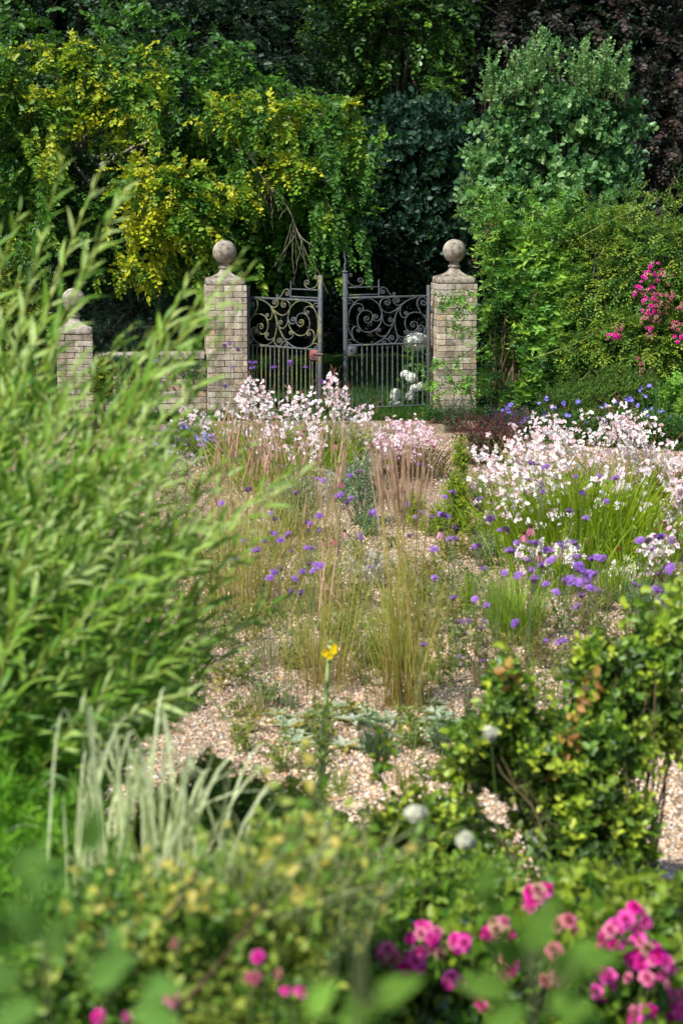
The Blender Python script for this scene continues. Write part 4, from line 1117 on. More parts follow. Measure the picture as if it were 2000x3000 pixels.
def climbing_rose():
    b = P(1850, 1215, 20.6); b[2] = 0
    t = thing('climbing_rose', 'tall climbing rose with pink clusters sprawling at the right edge', 'rose', b)
    lob = [lobe(1780, 900, 150, 200, 21.2, .6), lobe(1930, 850, 180, 230, 20.8, .6), lobe(1900, 1020, 190, 150, 20.5, .5), lobe(1800, 700, 150, 90, 21.6, .5), lobe(2080, 900, 150, 300, 20.6, .6), lobe(1720, 1020, 100, 90, 20.9, .4)]
    mb = MB(); tips = np.array([lob[i % 6][0] + rdir(1)[0] * lob[i % 6][1] * 1.0 for i in range(24)])
    limbs(mb, b + rng.normal(0, .15, (24, 3)) * [1, 1, 0], tips, .012, (.12, .13, .05), .1)
    for pts in ([(1560, 1050), (1700, 1000), (1800, 940)], [(1640, 1180), (1760, 1060), (1900, 1000)], [(1690, 700), (1800, 640), (1920, 590)], [(1890, 740), (1940, 690), (1985, 670)], [(1800, 900), (1880, 1000), (1980, 1130)]):
        c = catmull([P(*q, 20.6) for q in pts], 8); tubes(mb, c, np.linspace(.007, .002, len(c))[None], (.26, .30, .08), 4)
    mb.build('stem', STEM, t)
    RC = [(0.034, 0.100, 0.016), (0.075, 0.194, 0.024), (0.161, 0.323, 0.034), (0.350, 0.458, 0.040)]
    mb = MB(); crown(mb, lob, 3900, ROSEL, RC, sc=(.8, 1.3), shell=.45, droop=.3, spread=.55, front=.5, outcol=.4, gap=-.6)
    for k in range(26):
        x = rng.uniform(1680, 2000); y = 690 + rng.normal(0, 40) - max(0, x - 1850) * .3; a = P(x, y, 21.2)
        e = a + np.array([rng.normal(0, .3), rng.normal(-.1, .1), rng.uniform(.1, .5)])
        c = quadb(a[None], ((a + e) / 2 + [0, 0, .1])[None], e[None], 7)[0]; tubes(mb, c, np.linspace(.004, .0015, 7)[None], (.22, .2, .07), 3)
        scatter(mb, ROSEL[k % 4], frames(np.gradient(c, axis=0) + rng.normal(0, .06, (7, 3)), rdir(7) + [0, -.4, .8]), c, rng.uniform(.7, 1.1, 7), pick(RC[1:], rng.uniform(0, 1, 7)))
    for pts in ([(1690, 700), (1800, 640), (1920, 590)], [(1890, 740), (1940, 690), (1985, 670)], [(1560, 1050), (1700, 1000), (1800, 940)], [(1640, 1180), (1760, 1060), (1900, 1000)]):
        c = catmull([P(*q, 20.6) for q in pts], 9); n = len(c)
        scatter(mb, ROSEL[1], frames(np.gradient(c, axis=0) + rng.normal(0, .06, (n, 3)), rdir(n) + [0, -.4, .8]), c, rng.uniform(.7, 1, n), pick(RC[1:], rng.uniform(.2, 1, n)))
    mb.build('foliage', LEAF, t)
    for (x, y, r, f) in ((1920, 790, 26, 0), (1900, 815, 28, 0), (1880, 850, 28, 0), (1868, 862, 15, 0), (1905, 860, 24, 0), (1900, 885, 26, 0), (1945, 815, 24, 1), (1930, 880, 28, 1), (1900, 915, 26, 0), (1895, 945, 26, 1), (1900, 970, 14, 0), (1940, 900, 22, 1), (1915, 930, 22, 1), (1790, 990, 16, 0), (1805, 985, 12, 0), (1815, 960, 14, 1), (1960, 870, 18, 1), (1985, 1000, 24, 0), (1990, 960, 20, 1), (1975, 955, 18, 1), (1870, 1060, 22, 1), (1900, 1070, 22, 1), (1880, 1090, 14, 1), (1990, 900, 16, 1), (1900, 985, 14, 1)):
        rose_cluster(t, x, y, r, int(4 + r * .28), 20.1, f, .024)
climbing_rose()

def obelisk():
    b = P(1735, 1215, 21.0); b[2] = 0
    t = thing('garden_obelisk', 'black metal plant support with ball tip poking out of the climbing rose', 'plant support', b)
    topz = P(1745, 745, 21.0)
    for dx, dy in ((-.2, -.15), (.22, -.15), (.2, .2), (-.2, .2)):
        mb = MB(); tubes(mb, np.array([b + [dx, dy, 0], (b + [dx, dy, 0]) * .3 + topz * .7, topz]), .010, (.02, .02, .025), 6, 0, True); mb.build('leg', BLACK, t)
    mb = MB(); tubes(mb, np.array([topz - [0, 0, .3], topz]), .012, (.02, .02, .025), 6, 0, True); a = np.linspace(-PI / 2, PI / 2, 9)
    lathe(mb, np.stack([np.cos(a) * .024 + .001, np.sin(a) * .024], -1), 12, (.025, .025, .03), 0, topz); mb.build('ball_tip', BLACK, t)
obelisk()

def simple_shrub(name, label, cat, base, lob, n, temps, cols, nst=12, group=None, mat=LEAF, stemcol=(.12, .10, .05), r0=.008, **kw):
    base = np.array(base, float); base[2] = 0
    t = thing(name, label, cat, base, group=group)
    if nst:
        mb = MB(); tips = np.array([lob[i % len(lob)][0] + rdir(1)[0] * lob[i % len(lob)][1] * .8 for i in range(nst)]); tips[:, 2] = np.maximum(tips[:, 2], .05)
        limbs(mb, base + rng.normal(0, .04, (nst, 3)) * [1, 1, 0], tips, r0, stemcol, .05); mb.build('stem', STEM, t)
    mb = MB(); crown(mb, lob, n, temps, cols, **kw); mb.build('foliage', mat, t)
    return t
simple_shrub('small_leaved_shrub', 'fine textured rounded green shrub below the climbing rose at right', 'shrub', P(1760, 1215, 20), [lobe(1740, 1160, 130, 70, 20, .5), lobe(1830, 1140, 110, 80, 20, .5), lobe(1650, 1180, 90, 50, 19.8, .4), lobe(1760, 1230, 160, 60, 19.6, .4)], 2600, BOXL, [(.03, .08, .012), (.07, .16, .018), (.16, .28, .03)], sc=(.9, 1.4), shell=.5, droop=-.3, front=.5, outcol=.5)
simple_shrub('leafy_shrub', 'pale green broad leaved bush at the right edge below the pink climbing rose', 'shrub', P(1985, 1240, 19.4), [lobe(1985, 1170, 70, 90, 19.4, .4), lobe(2060, 1200, 100, 110, 19.4, .4)], 420, BUDD, BU, sc=(.6, .9), shell=.4)
def geranium():
    b = P(1680, 1300, 18.9); b[2] = 0
    t = thing('geranium', 'sprawling blue flowered geranium mound behind the large white gaura', 'geranium', b)
    lob = [lobe(1560, 1240, 120, 40, 19.2, .4), lobe(1700, 1270, 170, 60, 18.9, .5), lobe(1860, 1260, 170, 60, 18.7, .5), lobe(1980, 1290, 90, 70, 18.5, .4), lobe(1450, 1230, 70, 35, 19.6, .3)]
    mb = MB(); crown(mb, lob, 2100, ROSEL, [(.025, .08, .015), (.05, .14, .02), (.10, .23, .03)], sc=(.7, 1.1), shell=.3, droop=0, front=.4); mb.build('foliage', LEAF, t)
    fl = [(1483, 1192), (1500, 1182), (1470, 1205), (1490, 1210), (1615, 1190), (1640, 1230), (1650, 1185), (1590, 1205), (1620, 1250), (1690, 1180), (1693, 1175), (1770, 1186), (1800, 1180), (1830, 1172), (1843, 1170), (1880, 1158), (1902, 1130), (1870, 1142), (1865, 1184), (1885, 1205), (1893, 1213), (1902, 1222), (1935, 1205), (1928, 1200), (1850, 1215), (1862, 1225), (1910, 1200), (1760, 1230), (1765, 1250), (1750, 1225), (1540, 1225), (1560, 1240), (1680, 1250), (1720, 1240), (1950, 1250), (1980, 1265), (1990, 1290), (1900, 1330), (1830, 1300), (1600, 1170), (1575, 1185), (1965, 1222), (1655, 1215), (1585, 1235), (1505, 1225), (1528, 1240), (1640, 1262), (1700, 1262), (1790, 1215), (1850, 1175)]
    for i, (x, y) in enumerate(fl):
        q = P(x + rng.normal(0, 2), y + rng.normal(0, 2), 18.75 + .5 * (i % 3) * .5)
        for rep in range(2):
            q = q + rng.normal(0, .02, 3) * (rep > 0)
            mb = MB(); n = 1
            d = np.tile(np.array([-.15, -.9, .5]), (n, 1)) + rng.normal(0, .35, (n, 3))
            scatter(mb, GERAN_F, frames(np.cross(d, rdir(n)), d), q[None], rng.uniform(.9, 1.3, n), np.array((.22, .18, .66)) * rng.uniform(.85, 1.25, (n, 1)))
            tubes(mb, np.array([q - [0, -.02, .15], q]), .0015, (.06, .14, .03), 3)
            mb.build('flower', PETAL, t)
geranium()
def iris_leaves(label, px, py, n, hpx, col, name='iris_clump', spread=.12, w=.016):
    b = G(px, py); s = ppm(b[1], .3)
    t = thing(name, label, 'iris', b)
    mb = MB(); p0 = b + np.stack([rng.normal(0, spread * .4, n), rng.normal(0, spread * .4, n), np.zeros(n)], -1)
    h = hpx / s * rng.uniform(.7, 1.1, n); ln = rng.normal(0, .12, (n, 2)) * h[:, None]
    p2 = p0 + np.stack([ln[:, 0], ln[:, 1], h], -1); p1 = p0 + np.stack([ln[:, 0] * .2, ln[:, 1] * .2, h * .6], -1)
    ribbons(mb, quadb(p0, p1, p2, 6), np.array([.8, 1, 1, .8, .5, .05])[None] * w, np.stack([np.ones(n), rng.normal(0, .5, n), np.zeros(n)], -1), np.array(col) * .7, col)
    mb.build('leaves', GRASS, t); return t
iris_leaves('upright green iris leaves among blue geraniums at right', 1925, 1290, 12, 170, (.10, .24, .05))

# wall plants
def ivy():
    c = P(395, 1075, 21.0); 
    t = thing('ivy', 'dark ivy hanging over the coping of the low brick wall', 'ivy', c)
    mb = MB(); n = 420
    x = rng.normal(395, 45, n); y = 1040 + np.abs(rng.normal(0, 55, n)) * (1 - np.abs(x - 395) / 220); 
    far = rng.random(n) < .2; x[far] = rng.normal(560, 35, far.sum()); y[far] = rng.uniform(1058, 1115, far.sum())
    wx = np.array([P(a, b, 20.93) for a, b in zip(x, y)]); wx[:, 1] = (po + [0, .25, 0] - WN * 0)[1] + (wx[:, 0] - po[0]) * math.tan(ROT) - .15 - rng.uniform(0, .05, n)
    M = frames(np.stack([rng.normal(0, .6, n), np.full(n, -.2), np.full(n, -1.)], -1), np.array([0, -1, .35]) + rng.normal(0, .3, (n, 3)))
    scatter(mb, IVYL, M, wx, rng.uniform(.035, .06, n), pick([(.02, .07, .018), (.05, .13, .025), (.10, .20, .05)], rng.random(n)))
    mb.build('foliage', GLOSSY, t)
    mb = MB()
    for k in range(8):
        a = wx[rng.integers(0, n)]; tubes(mb, np.array([a, a + [rng.normal(0, .05), .0, -.35]]), .004, (.2, .14, .09), 3)
    mb.build('stem', BARK, t)
ivy()
simple_shrub('young_shrub', 'upright yellow green shrub against the short wall pier', 'shrub', P(300, 1215, 20.4), [lobe(298, 1120, 38, 70, 20.4, .2), lobe(310, 1070, 25, 30, 20.4, .15)], 260, BUDD, [(.06, .15, .015), (.14, .27, .02), (.28, .36, .03)], sc=(.45, .7), shell=.2)
simple_shrub('golden_shrub', 'small bright yellow leaved shrub at the foot of the low wall', 'shrub', P(380, 1215, 20.2), [lobe(380, 1165, 40, 35, 20.2, .2), lobe(420, 1140, 40, 40, 20.4, .2)], 260, BOXL, [(.12, .22, .02), (.30, .36, .02), (.48, .45, .03)], sc=(.9, 1.3), shell=.2)
simple_shrub('laurel_shrub', 'yellow and green leafy shrub at the far left edge above the willow', 'shrub', P(40, 1215, 22.5), [lobe(60, 840, 130, 110, 22.5, .5), lobe(20, 960, 150, 130, 22.3, .5), lobe(-60, 1080, 160, 140, 22.2, .5)], 900, BUDD, [(.03, .10, .015), (.09, .21, .02), (.35, .38, .03)], sc=(.7, 1.0), shell=.4, spread=.6)

simple_shrub('low_weeds', 'low green weeds growing along the threshold below the right gate leaf', 'plant', P(1120, 1262, 20.6), [lobe(1120, 1268, 110, 12, 20.2, .2), lobe(1300, 1262, 50, 16, 20.2, .2), lobe(1060, 1252, 70, 14, 20.7, .2), lobe(1180, 1248, 70, 18, 20.6, .2), lobe(1270, 1235, 50, 26, 20.5, .2)], 640, ROSEL, [(.04, .12, .02), (.09, .22, .03), (.18, .34, .04)], 0, sc=(.5, .9), shell=.2, droop=-.5)
simple_shrub('low_weeds', 'low green weeds under the left gate leaf behind the white gaura', 'plant', P(880, 1262, 20.5), [lobe(800, 1250, 90, 16, 20.5, .2), lobe(930, 1255, 60, 14, 20.7, .2)], 300, ROSEL, [(.04, .12, .02), (.09, .22, .03), (.18, .34, .04)], 0, sc=(.5, .9), shell=.2, droop=-.5)

# ================================================================== GRAVEL GARDEN PLANTS
MARKS = [(1160, 1650, 'the tall feather grass in the middle'), (690, 1500, 'the dense tan feather grass beside the willow'), (960, 1750, 'the thin feather grass at centre'),
         (1700, 1560, 'the big white gaura mound'), (830, 1240, 'the white gaura in front of the gates'), (1190, 1330, 'the pink gaura'), (1340, 1440, 'the yellow green spindly shrub'),
         (1420, 1290, 'the crimson salvia'), (655, 1050, 'the left gate pier'), (1520, 1760, 'the bright green grass tuft'), (900, 2100, 'the silver lamb ears'), (965, 1950, 'the yellow mullein spike'),
         (1080, 1440, 'the blue green spurge'), (620, 1480, 'the willow tips'), (850, 1075, 'the left gate leaf'), (1650, 1960, 'the glossy shrub at right'), (1280, 2120, 'the grey leaved rosettes right of the grass'),
         (480, 1260, 'the lilac aster mound'), (960, 1580, 'the drooping pink coneflowers'), (1540, 1570, 'the pair of tall pink coneflowers'), (1960, 1600, 'the right edge of the gravel')]
USED = set()
NUMW = ['no', 'a single', 'two', 'three', 'four', 'five', 'six', 'seven', 'eight', 'nine', 'ten']
def where(px, py, k=0):
    ms = sorted(MARKS, key=lambda m: (m[0] - px) ** 2 + (m[1] - py) ** 2)
    def rel(m):
        dx, dy = px - m[0], py - m[1]
        if abs(dx) > abs(dy) * 1.1: return 'right of ' if dx > 0 else 'left of '
        return 'in front of ' if dy > 0 else 'behind '
    if k == 0: return rel(ms[0]) + ms[0][2]
    a = ms[0][2]; b = ms[k][2]
    return 'between ' + a + ' and ' + b
def unique(desc, px, py):
    for k in range(0, 9):
        s = desc + ' ' + where(px, py, k)
        w = s.split()
        if len(w) > 16: s = desc.split(' with ')[0] + ' ' + where(px, py, k)
        if len(s.split()) <= 16 and s not in USED:
            USED.add(s); return s
    for ex in ('small', 'slender', 'leaning', 'pale', 'thin', 'short', 'tall', 'upright', 'loose'):
        s = ex + ' ' + desc.split(' with ')[0] + ' ' + where(px, py, 0)
        if s not in USED:
            USED.add(s); return s
    return desc

def gaura(label, base, r0, tips, n, Yspread, white=(.97, .94, .94), pink=(.88, .58, .66), pinkness=.4, nf=(4, 9), leafy=140, leafh=.45, leafcol=((.07, .16, .02), (.17, .30, .02)), lw=.007, group='white and pink gaura clumps', stemcol=(.26, .27, .08), name='gaura'):
    b = G(*base)
    t = thing(name, label, 'gaura', b, group=group)
    for k in range(n):
        e = tips[k % len(tips)]
        while True:
            a = rng.uniform(-1, 1, 2)
            if a @ a < 1: break
        px = e[0] + a[0] * e[2]; py = e[1] + a[1] * e[3]
        p0 = b + np.array([rng.normal(0, r0), rng.normal(0, r0), 0])
        tip = P(px, py, b[1] + rng.uniform(-1, 1) * Yspread)
        tip[2] = max(tip[2], .12)
        mid = p0 * .35 + tip * .65; mid[2] = tip[2] * .62 + rng.uniform(0, .12); mid[:2] = p0[:2] * .62 + tip[:2] * .38
        path = quadb(p0[None], mid[None], tip[None], 9)
        path[:, 1:] += np.cumsum(rng.normal(0, .004, (1, 8, 3)), 1)
        mb = MB(); tubes(mb, path, np.linspace(.0026, .0010, 9)[None], stemcol, 3)
        st = mb.build('flower_stem', STEM, t)
        m = rng.integers(nf[0], nf[1] + 1)
        f = .74 + .26 * rng.random(m) ** .85
        idx = f * 8; i0 = idx.astype(int).clip(0, 7); ff = (idx - i0)[:, None]
        L_ = path[0][i0] * (1 - ff) + path[0][i0 + 1] * ff + rng.normal(0, .016, (m, 3))
        d = rdir(m) * .6 + np.array([-.25, -.6, .5])
        pk = (rng.random((m, 1)) < pinkness) * rng.uniform(.4, 1, (m, 1))
        c = np.array(white) * (1 - pk) + np.array(pink) * pk
        mb = MB()
        M = frames(np.cross(d, rdir(m)) + [0, 0, .5], d)
        sel = rng.random(m) < .6
        scatter(mb, GAURA_F[0], M[sel], L_[sel], rng.uniform(.78, 1.25, sel.sum()), c[sel])
        scatter(mb, GAURA_F[1], M[~sel], L_[~sel], rng.uniform(.72, 1.1, (~sel).sum()), c[~sel])
        nb = rng.integers(5, 11)
        tt = rng.uniform(0, 1, nb)
        dirn = nrm(path[0][-1] - path[0][-2])
        Lb = path[0][-1] + dirn * (tt * .10)[:, None] + rng.normal(0, .004, (nb, 3))
        scatter(mb, BUD_T, frames(rdir(nb) * .7 + dirn, rdir(nb)), Lb, rng.uniform(.012, .022, nb), np.array([(.42, .17, .13)]) * rng.uniform(.6, 1.3, (nb, 1)))
        tubes(mb, np.array([path[0][-1], path[0][-1] + dirn * .10]), .0009, (.35, .16, .10), 3)
        mb.build('blossom', PETAL, st)
    if leafy:
        mb = MB(); nn = leafy
        rr = rng.normal(0, r0 * 1.05, (nn, 2)); p0 = b + np.column_stack([rr, np.zeros(nn)])
        h = leafh * rng.uniform(.5, 1.1, nn)
        ln = rr * .55 + rng.normal(0, .06, (nn, 2))
        p2 = p0 + np.column_stack([ln, h]); p1 = p0 + np.column_stack([ln * .25, h * .6])
        ribbons(mb, quadb(p0, p1, p2, 5), np.array([.6, 1, 1, .7, .05])[None] * lw, np.column_stack([np.ones(nn), rng.normal(0, .6, nn), np.zeros(nn)]), leafcol[0], np.array(leafcol[1]) * rng.uniform(.7, 1.2, (nn, 1)))
        m = nn // 2; i = rng.integers(0, nn, m); f = rng.uniform(.3, .95, (m, 1))
        L_ = p0[i] * (1 - f) + p2[i] * f
        scatter(mb, POINT, frames(rdir(m) * .7 + [0, 0, .6], rdir(m) + [0, -.3, .4]), L_, rng.uniform(.03, .06, m), pick([leafcol[0], leafcol[1]], rng.random(m)))
        mb.build('foliage', GRASS, t)
    return t

# right hand mass
GR = ((.14, .27, .015), (.36, .52, .025))
gaura('big white gaura mound with a dense green base at right of the gravel', (1700, 1650), .22, [(1680, 1400, 330, 150), (1500, 1450, 140, 130), (1760, 1330, 240, 100), (1620, 1510, 210, 100)], 90, .55, leafy=1300, leafh=.62, leafcol=GR, lw=.009)
gaura('airy white gaura with few leaves at the left side of the big white mound', (1520, 1600), .16, [(1500, 1490, 110, 120), (1440, 1330, 80, 60), (1560, 1400, 120, 90)], 58, .4, leafy=110, leafcol=GR)
gaura('white gaura behind the big mound with tall spikes against blue geraniums', (1660, 1480), .35, [(1620, 1300, 200, 90), (1740, 1260, 200, 80), (1560, 1260, 80, 60)], 92, .5, leafy=160, leafcol=GR)
gaura('tall white gaura at the right edge reaching into the geraniums', (1900, 1500), .26, [(1880, 1320, 120, 100), (1820, 1230, 80, 60), (1960, 1380, 60, 100)], 84, .45, leafy=160, leafcol=GR)
gaura('low pink tinged gaura at the far right edge beside bare gravel', (1965, 1640), .10, [(1960, 1520, 45, 60), (1990, 1440, 30, 40)], 26, .2, pinkness=.6, leafy=40)
gaura('sparse white gaura at right among purple verbena', (1880, 1720), .14, [(1900, 1640, 90, 50), (1840, 1690, 70, 40), (1950, 1590, 50, 40)], 30, .25, leafy=90, leafcol=GR)
gaura('short white gaura in front of the big mound among verbena heads', (1600, 1740), .16, [(1620, 1610, 110, 50), (1560, 1660, 70, 60), (1690, 1640, 60, 50)], 26, .25, leafy=120, leafcol=GR, pinkness=.3)
# before the gates
gaura('white gaura on tall wands in front of the left gate leaf', (800, 1400), .22, [(780, 1200, 110, 80), (860, 1200, 100, 80), (740, 1150, 45, 50)], 76, .4, leafy=420, leafh=.5, leafcol=GR)
gaura('white gaura standing in the gap between the two gate leaves', (930, 1390), .20, [(960, 1210, 110, 70), (1045, 1180, 60, 60), (900, 1220, 80, 80), (975, 1120, 16, 40)], 66, .4, leafy=420, leafh=.5, leafcol=GR)
gaura('low white gaura spreading at the foot of the left pier', (640, 1330), .28, [(640, 1240, 130, 60), (560, 1250, 90, 50), (700, 1290, 80, 70)], 66, .4, leafy=420, leafh=.32, leafcol=GR)
gaura('white gaura mixed with dark seed heads behind the tan feather grass', (850, 1440), .24, [(830, 1310, 120, 60), (760, 1290, 60, 50), (930, 1290, 60, 50)], 54, .35, leafy=420, leafh=.4, leafcol=GR)
gaura('pale pink gaura with reddish stems right of centre below the gate', (1190, 1400), .22, [(1150, 1310, 70, 60), (1230, 1320, 80, 65), (1190, 1265, 90, 45), (1110, 1330, 50, 60)], 96, .45, white=(.92, .80, .84), pinkness=.6, leafy=240, leafh=.35, leafcol=((.09, .10, .03), (.22, .16, .06)), stemcol=(.28, .10, .07))
gaura('sparse pale pink gaura low in front of the right gate leaf', (1150, 1335), .14, [(1130, 1255, 70, 30), (1220, 1262, 60, 28)], 30, .3, white=(.9, .76, .80), pinkness=.5, leafy=120, leafh=.25, leafcol=GR)
gaura('small crimson flowered gaura at the right edge of the gravel', (1960, 1470), .10, [(1970, 1400, 35, 40)], 14, .2, white=(.75, .25, .38), pinkness=.8, leafy=160, leafh=.3, leafcol=((.03, .06, .02), (.07, .12, .03)), name='gaura')

# crimson and violet salvia
def salvia(label, base, w, h, n, cols, leaf, name='salvia'):
    b = G(*base); s = ppm(b[1], .4)
    t = thing(name, label, 'salvia', b)
    mb = MB(); fl = MB(); lf = MB()
    p0 = b + np.column_stack([rng.normal(0, w / s * .3, (n, 2)), np.zeros(n)])
    tip = b + np.column_stack([rng.normal(0, w / s * .5, n), rng.normal(0, w / s * .4, n), h / s * rng.uniform(.6, 1.05, n)])
    path = quadb(p0, p0 * .6 + tip * .4 + [0, 0, .1], tip, 7)
    tubes(mb, path, np.linspace(.003, .0015, 7)[None], (.12, .05, .05), 3); mb.build('stem', STEM, t)
    for q in range(22):
        f = rng.uniform(.55, 1, n); i = (f * 6).astype(int).clip(0, 5); ff = (f * 6 - i)[:, None]; k = np.arange(n)
        L_ = path[k, i] * (1 - ff) + path[k, i + 1] * ff + rng.normal(0, .008, (n, 3))
        scatter(fl, BUD_T, frames(rdir(n), rdir(n)), L_, rng.uniform(.010, .026, n), np.array(cols)[rng.integers(0, len(cols), n)] * rng.uniform(.6, 1.3, (n, 1)))
    for q in range(16):
        f = rng.uniform(.1, .75, n); i = (f * 6).astype(int).clip(0, 5); k = np.arange(n)
        scatter(lf, POINT, frames(rdir(n) + [0, 0, .5], rdir(n) + [0, -.3, .5]), path[k, i] + rng.normal(0, .02, (n, 3)), rng.uniform(.025, .05, n), pick(leaf, rng.random(n)))
    fl.build('blossom', PETAL, t); lf.build('foliage', LEAF, t)
salvia('dark crimson flowered salvia bush right of the right pier', (1420, 1365), 130, 150, 90, [(.22, .03, .06), (.50, .02, .10), (.13, .05, .05), (.13, .05, .05)], [(.03, .06, .015), (.08, .11, .03)])
salvia('violet spiked salvia behind the crimson one, below the buddleja', (1480, 1320), 90, 140, 50, [(.22, .10, .36), (.16, .05, .12)], [(.03, .06, .02), (.08, .12, .03)])
salvia('pale violet catmint like haze at the foot of the right pier', (1335, 1265), 60, 110, 40, [(.20, .20, .24), (.14, .2, .14)], [(.07, .15, .06), (.14, .24, .10)], 'catmint')

# lilac asters and buddleja, left
t = simple_shrub('aster_mound', 'lilac flowered aster mound between the willow tips and the white gaura', 'aster', G(520, 1400), [lobe(520, 1300, 110, 70, 17.6, .4), lobe(450, 1340, 70, 50, 17.4, .3), lobe(600, 1340, 60, 50, 17.3, .3), lobe(560, 1260, 80, 40, 18, .3)], 1500, FINE, [(.05, .11, .03), (.12, .22, .04), (.22, .34, .08)], sc=(.7, 1.1), shell=.3, droop=-.3)
for i, (x, y) in enumerate([(575, 1278), (565, 1268), (540, 1250), (470, 1275), (600, 1290), (610, 1300), (590, 1292), (480, 1265), (500, 1320), (620, 1285), (450, 1300), (635, 1310), (545, 1290), (520, 1282), (575, 1345), (470, 1330), (600, 1315), (640, 1290), (430, 1380), (560, 1330), (610, 1280), (625, 1296), (600, 1275), (585, 1305)]):
    q = P(x, y, 17.1); mb = MB(); n = 5
    d = rdir(n) * .5 + [-.1, -.6, .6]
    scatter(mb, DAISY_F, frames(np.cross(d, rdir(n)), d), q + rng.normal(0, .02, (n, 3)) , rng.uniform(.8, 1.2, n), np.array([(.33, .30, .70), (.34, .16, .52)][i % 2]) * rng.uniform(.8, 1.2, (n, 1)))
    mb.build('blossom', PETAL, t)

# silvery dry seed heads
def silver(label, base, w, h, n, group=None):
    b = G(*base); s = ppm(b[1], .3)
    t = thing('silver_plant', label, 'silver plant', b, group=group)
    mb = MB(); p0 = b + np.column_stack([rng.normal(0, w / s * .25, (n, 2)), np.zeros(n)])
    tip = b + np.column_stack([rng.normal(0, w / s * .5, n), rng.normal(0, w / s * .4, n), h / s * rng.uniform(.5, 1.05, n)])
    path = quadb(p0, p0 * .5 + tip * .5 + [0, 0, .08], tip, 6); tubes(mb, path, .0018, (.52, .48, .38), 3); mb.build('stem', STEM, t)
    mb = MB()
    for q in range(9):
        f = rng.uniform(.3, 1, n); i = (f * 5).astype(int).clip(0, 4); k = np.arange(n)
        scatter(mb, STAR_F, frames(rdir(n), rdir(n)), path[k, i] + rng.normal(0, .014, (n, 3)), rng.uniform(.7, 1.3, n), np.array((.66, .64, .54)) * rng.uniform(.6, 1.1, (n, 1)))
    mb.build('blossom', PETAL, t)
silver('wiry silver white seed heads in front of the gate gap gaura', (980, 1470), 150, 110, 60)
silver('wiry silver seed heads leaning out of the tan feather grass', (840, 1490), 120, 90, 48)
silver('pale dry stems filling the gap behind the pink gaura below the gate', (1090, 1370), 130, 120, 50)
silver('pale silvery thistle leaning left beside the pink gaura', (1060, 1440), 80, 130, 36)
silver('white woolly stems below the lilac asters', (500, 1420), 120, 120, 40)
silver('cream dried seed sprays leaning left of the tall feather grass', (1080, 1720), 110, 110, 34)

# spindly yellow green shrub
YGC = [(0.084, 0.182, 0.017), (0.210, 0.350, 0.021), (0.448, 0.532, 0.028)]
simple_shrub('spindly_shrub', 'yellow green spindly evergreen shrub right of the tall feather grass', 'shrub', G(1330, 1555), [lobe(1340, 1450, 45, 70, 13.6, .2), lobe(1320, 1510, 70, 45, 13.5, .25), lobe(1350, 1340, 26, 60, 13.8, .12), lobe(1270, 1540, 45, 25, 13.4, .2), lobe(1210, 1490, 40, 50, 13.7, .2), lobe(1360, 1530, 30, 30, 13.4, .2)], 1150, BOXL, YGC, 20, r0=.006, sc=(.7, 1.2), shell=.1, droop=-.6, spread=.6, gap=-.7)

# blue green spurges
EU = [(0.075, 0.180, 0.090), (0.150, 0.300, 0.165), (0.285, 0.465, 0.270)]
def spurge(label, base, w, h, n, top=.5, group='blue green spurges', cols=EU):
    b = G(*base); s = ppm(b[1], .3)
    t = thing('spurge', label, 'spurge', b, group=group)
    p0 = b + np.column_stack([rng.normal(0, .03, (n, 2)), np.zeros(n)])
    a = np.arange(n) * 2.4; rr = np.sqrt((np.arange(n) + .5) / n) * w / s * .5
    tip = b + np.column_stack([rr * np.cos(a), rr * np.sin(a), h / s * (1 - .45 * (rr / (w / s * .5)) ** 2) * rng.uniform(.8, 1.05, n)])
    path = quadb(p0, p0 * .5 + tip * .5 + [0, 0, -.02], tip, 6)
    mb = MB(); tubes(mb, path, .004, (.22, .22, .13), 4); mb.build('stem', STEM, t)
    mb = MB()
    sc_ = np.minimum(1.0, np.linalg.norm(tip - p0, axis=1) / .26)
    d = nrm(path[:, -1] - path[:, -3])
    for k in range(3):
        sel = np.arange(n) % 3 == k
        scatter(mb, EUPH[k], frames(d[sel], rdir(sel.sum())), (tip - d * .20 * sc_[:, None])[sel], sc_[sel], pick(cols, rng.random(sel.sum())))
    mb.build('foliage', MATTE, t)
spurge('large mound of blue green spurge left of the central coneflowers', (860, 1570), 170, 170, 42)
spurge('upright blue green spurge in the centre behind the coneflowers', (1060, 1540), 190, 200, 34)
spurge('low blue green spurge beside the foot of the tall feather grass plumes', (1080, 1570), 100, 90, 16)
spurge('dark blue green spurge at the left foot of the big white gaura mound', (1410, 1555), 90, 170, 22, cols=[(.03, .08, .045), (.06, .13, .07), (.12, .21, .11)])
spurge('spurge on bare red stems standing alone on gravel right of centre', (1420, 1660), 90, 105, 14)
spurge('small dark tufted spurge on gravel right of the grass foot', (1370, 2075), 45, 60, 7, cols=[(.03, .08, .045), (.06, .14, .07), (.12, .23, .11)])
spurge('small grey green spurge on gravel left of the mullein', (850, 2075), 60, 45, 10)
spurge('spurge half hidden by the glossy shrub in front of the lamb ears', (1290, 2210), 90, 130, 14)
spurge('yellowing spurge under the purple verbena at right', (1760, 1790), 110, 80, 18, cols=[(.12, .20, .05), (.22, .30, .06), (.34, .36, .08)])
spurge('spurge at the right edge behind the glossy shrub', (1880, 1790), 130, 90, 18)
spurge('pale spurge seedling cluster left of the thin feather grass', (900, 1690), 80, 70, 14)
spurge('low spurge mat left of centre below the tan feather grass', (960, 1720), 70, 70, 10)
spurge('spurge shoots beside the lamb ears at right', (1390, 2200), 60, 80, 8)

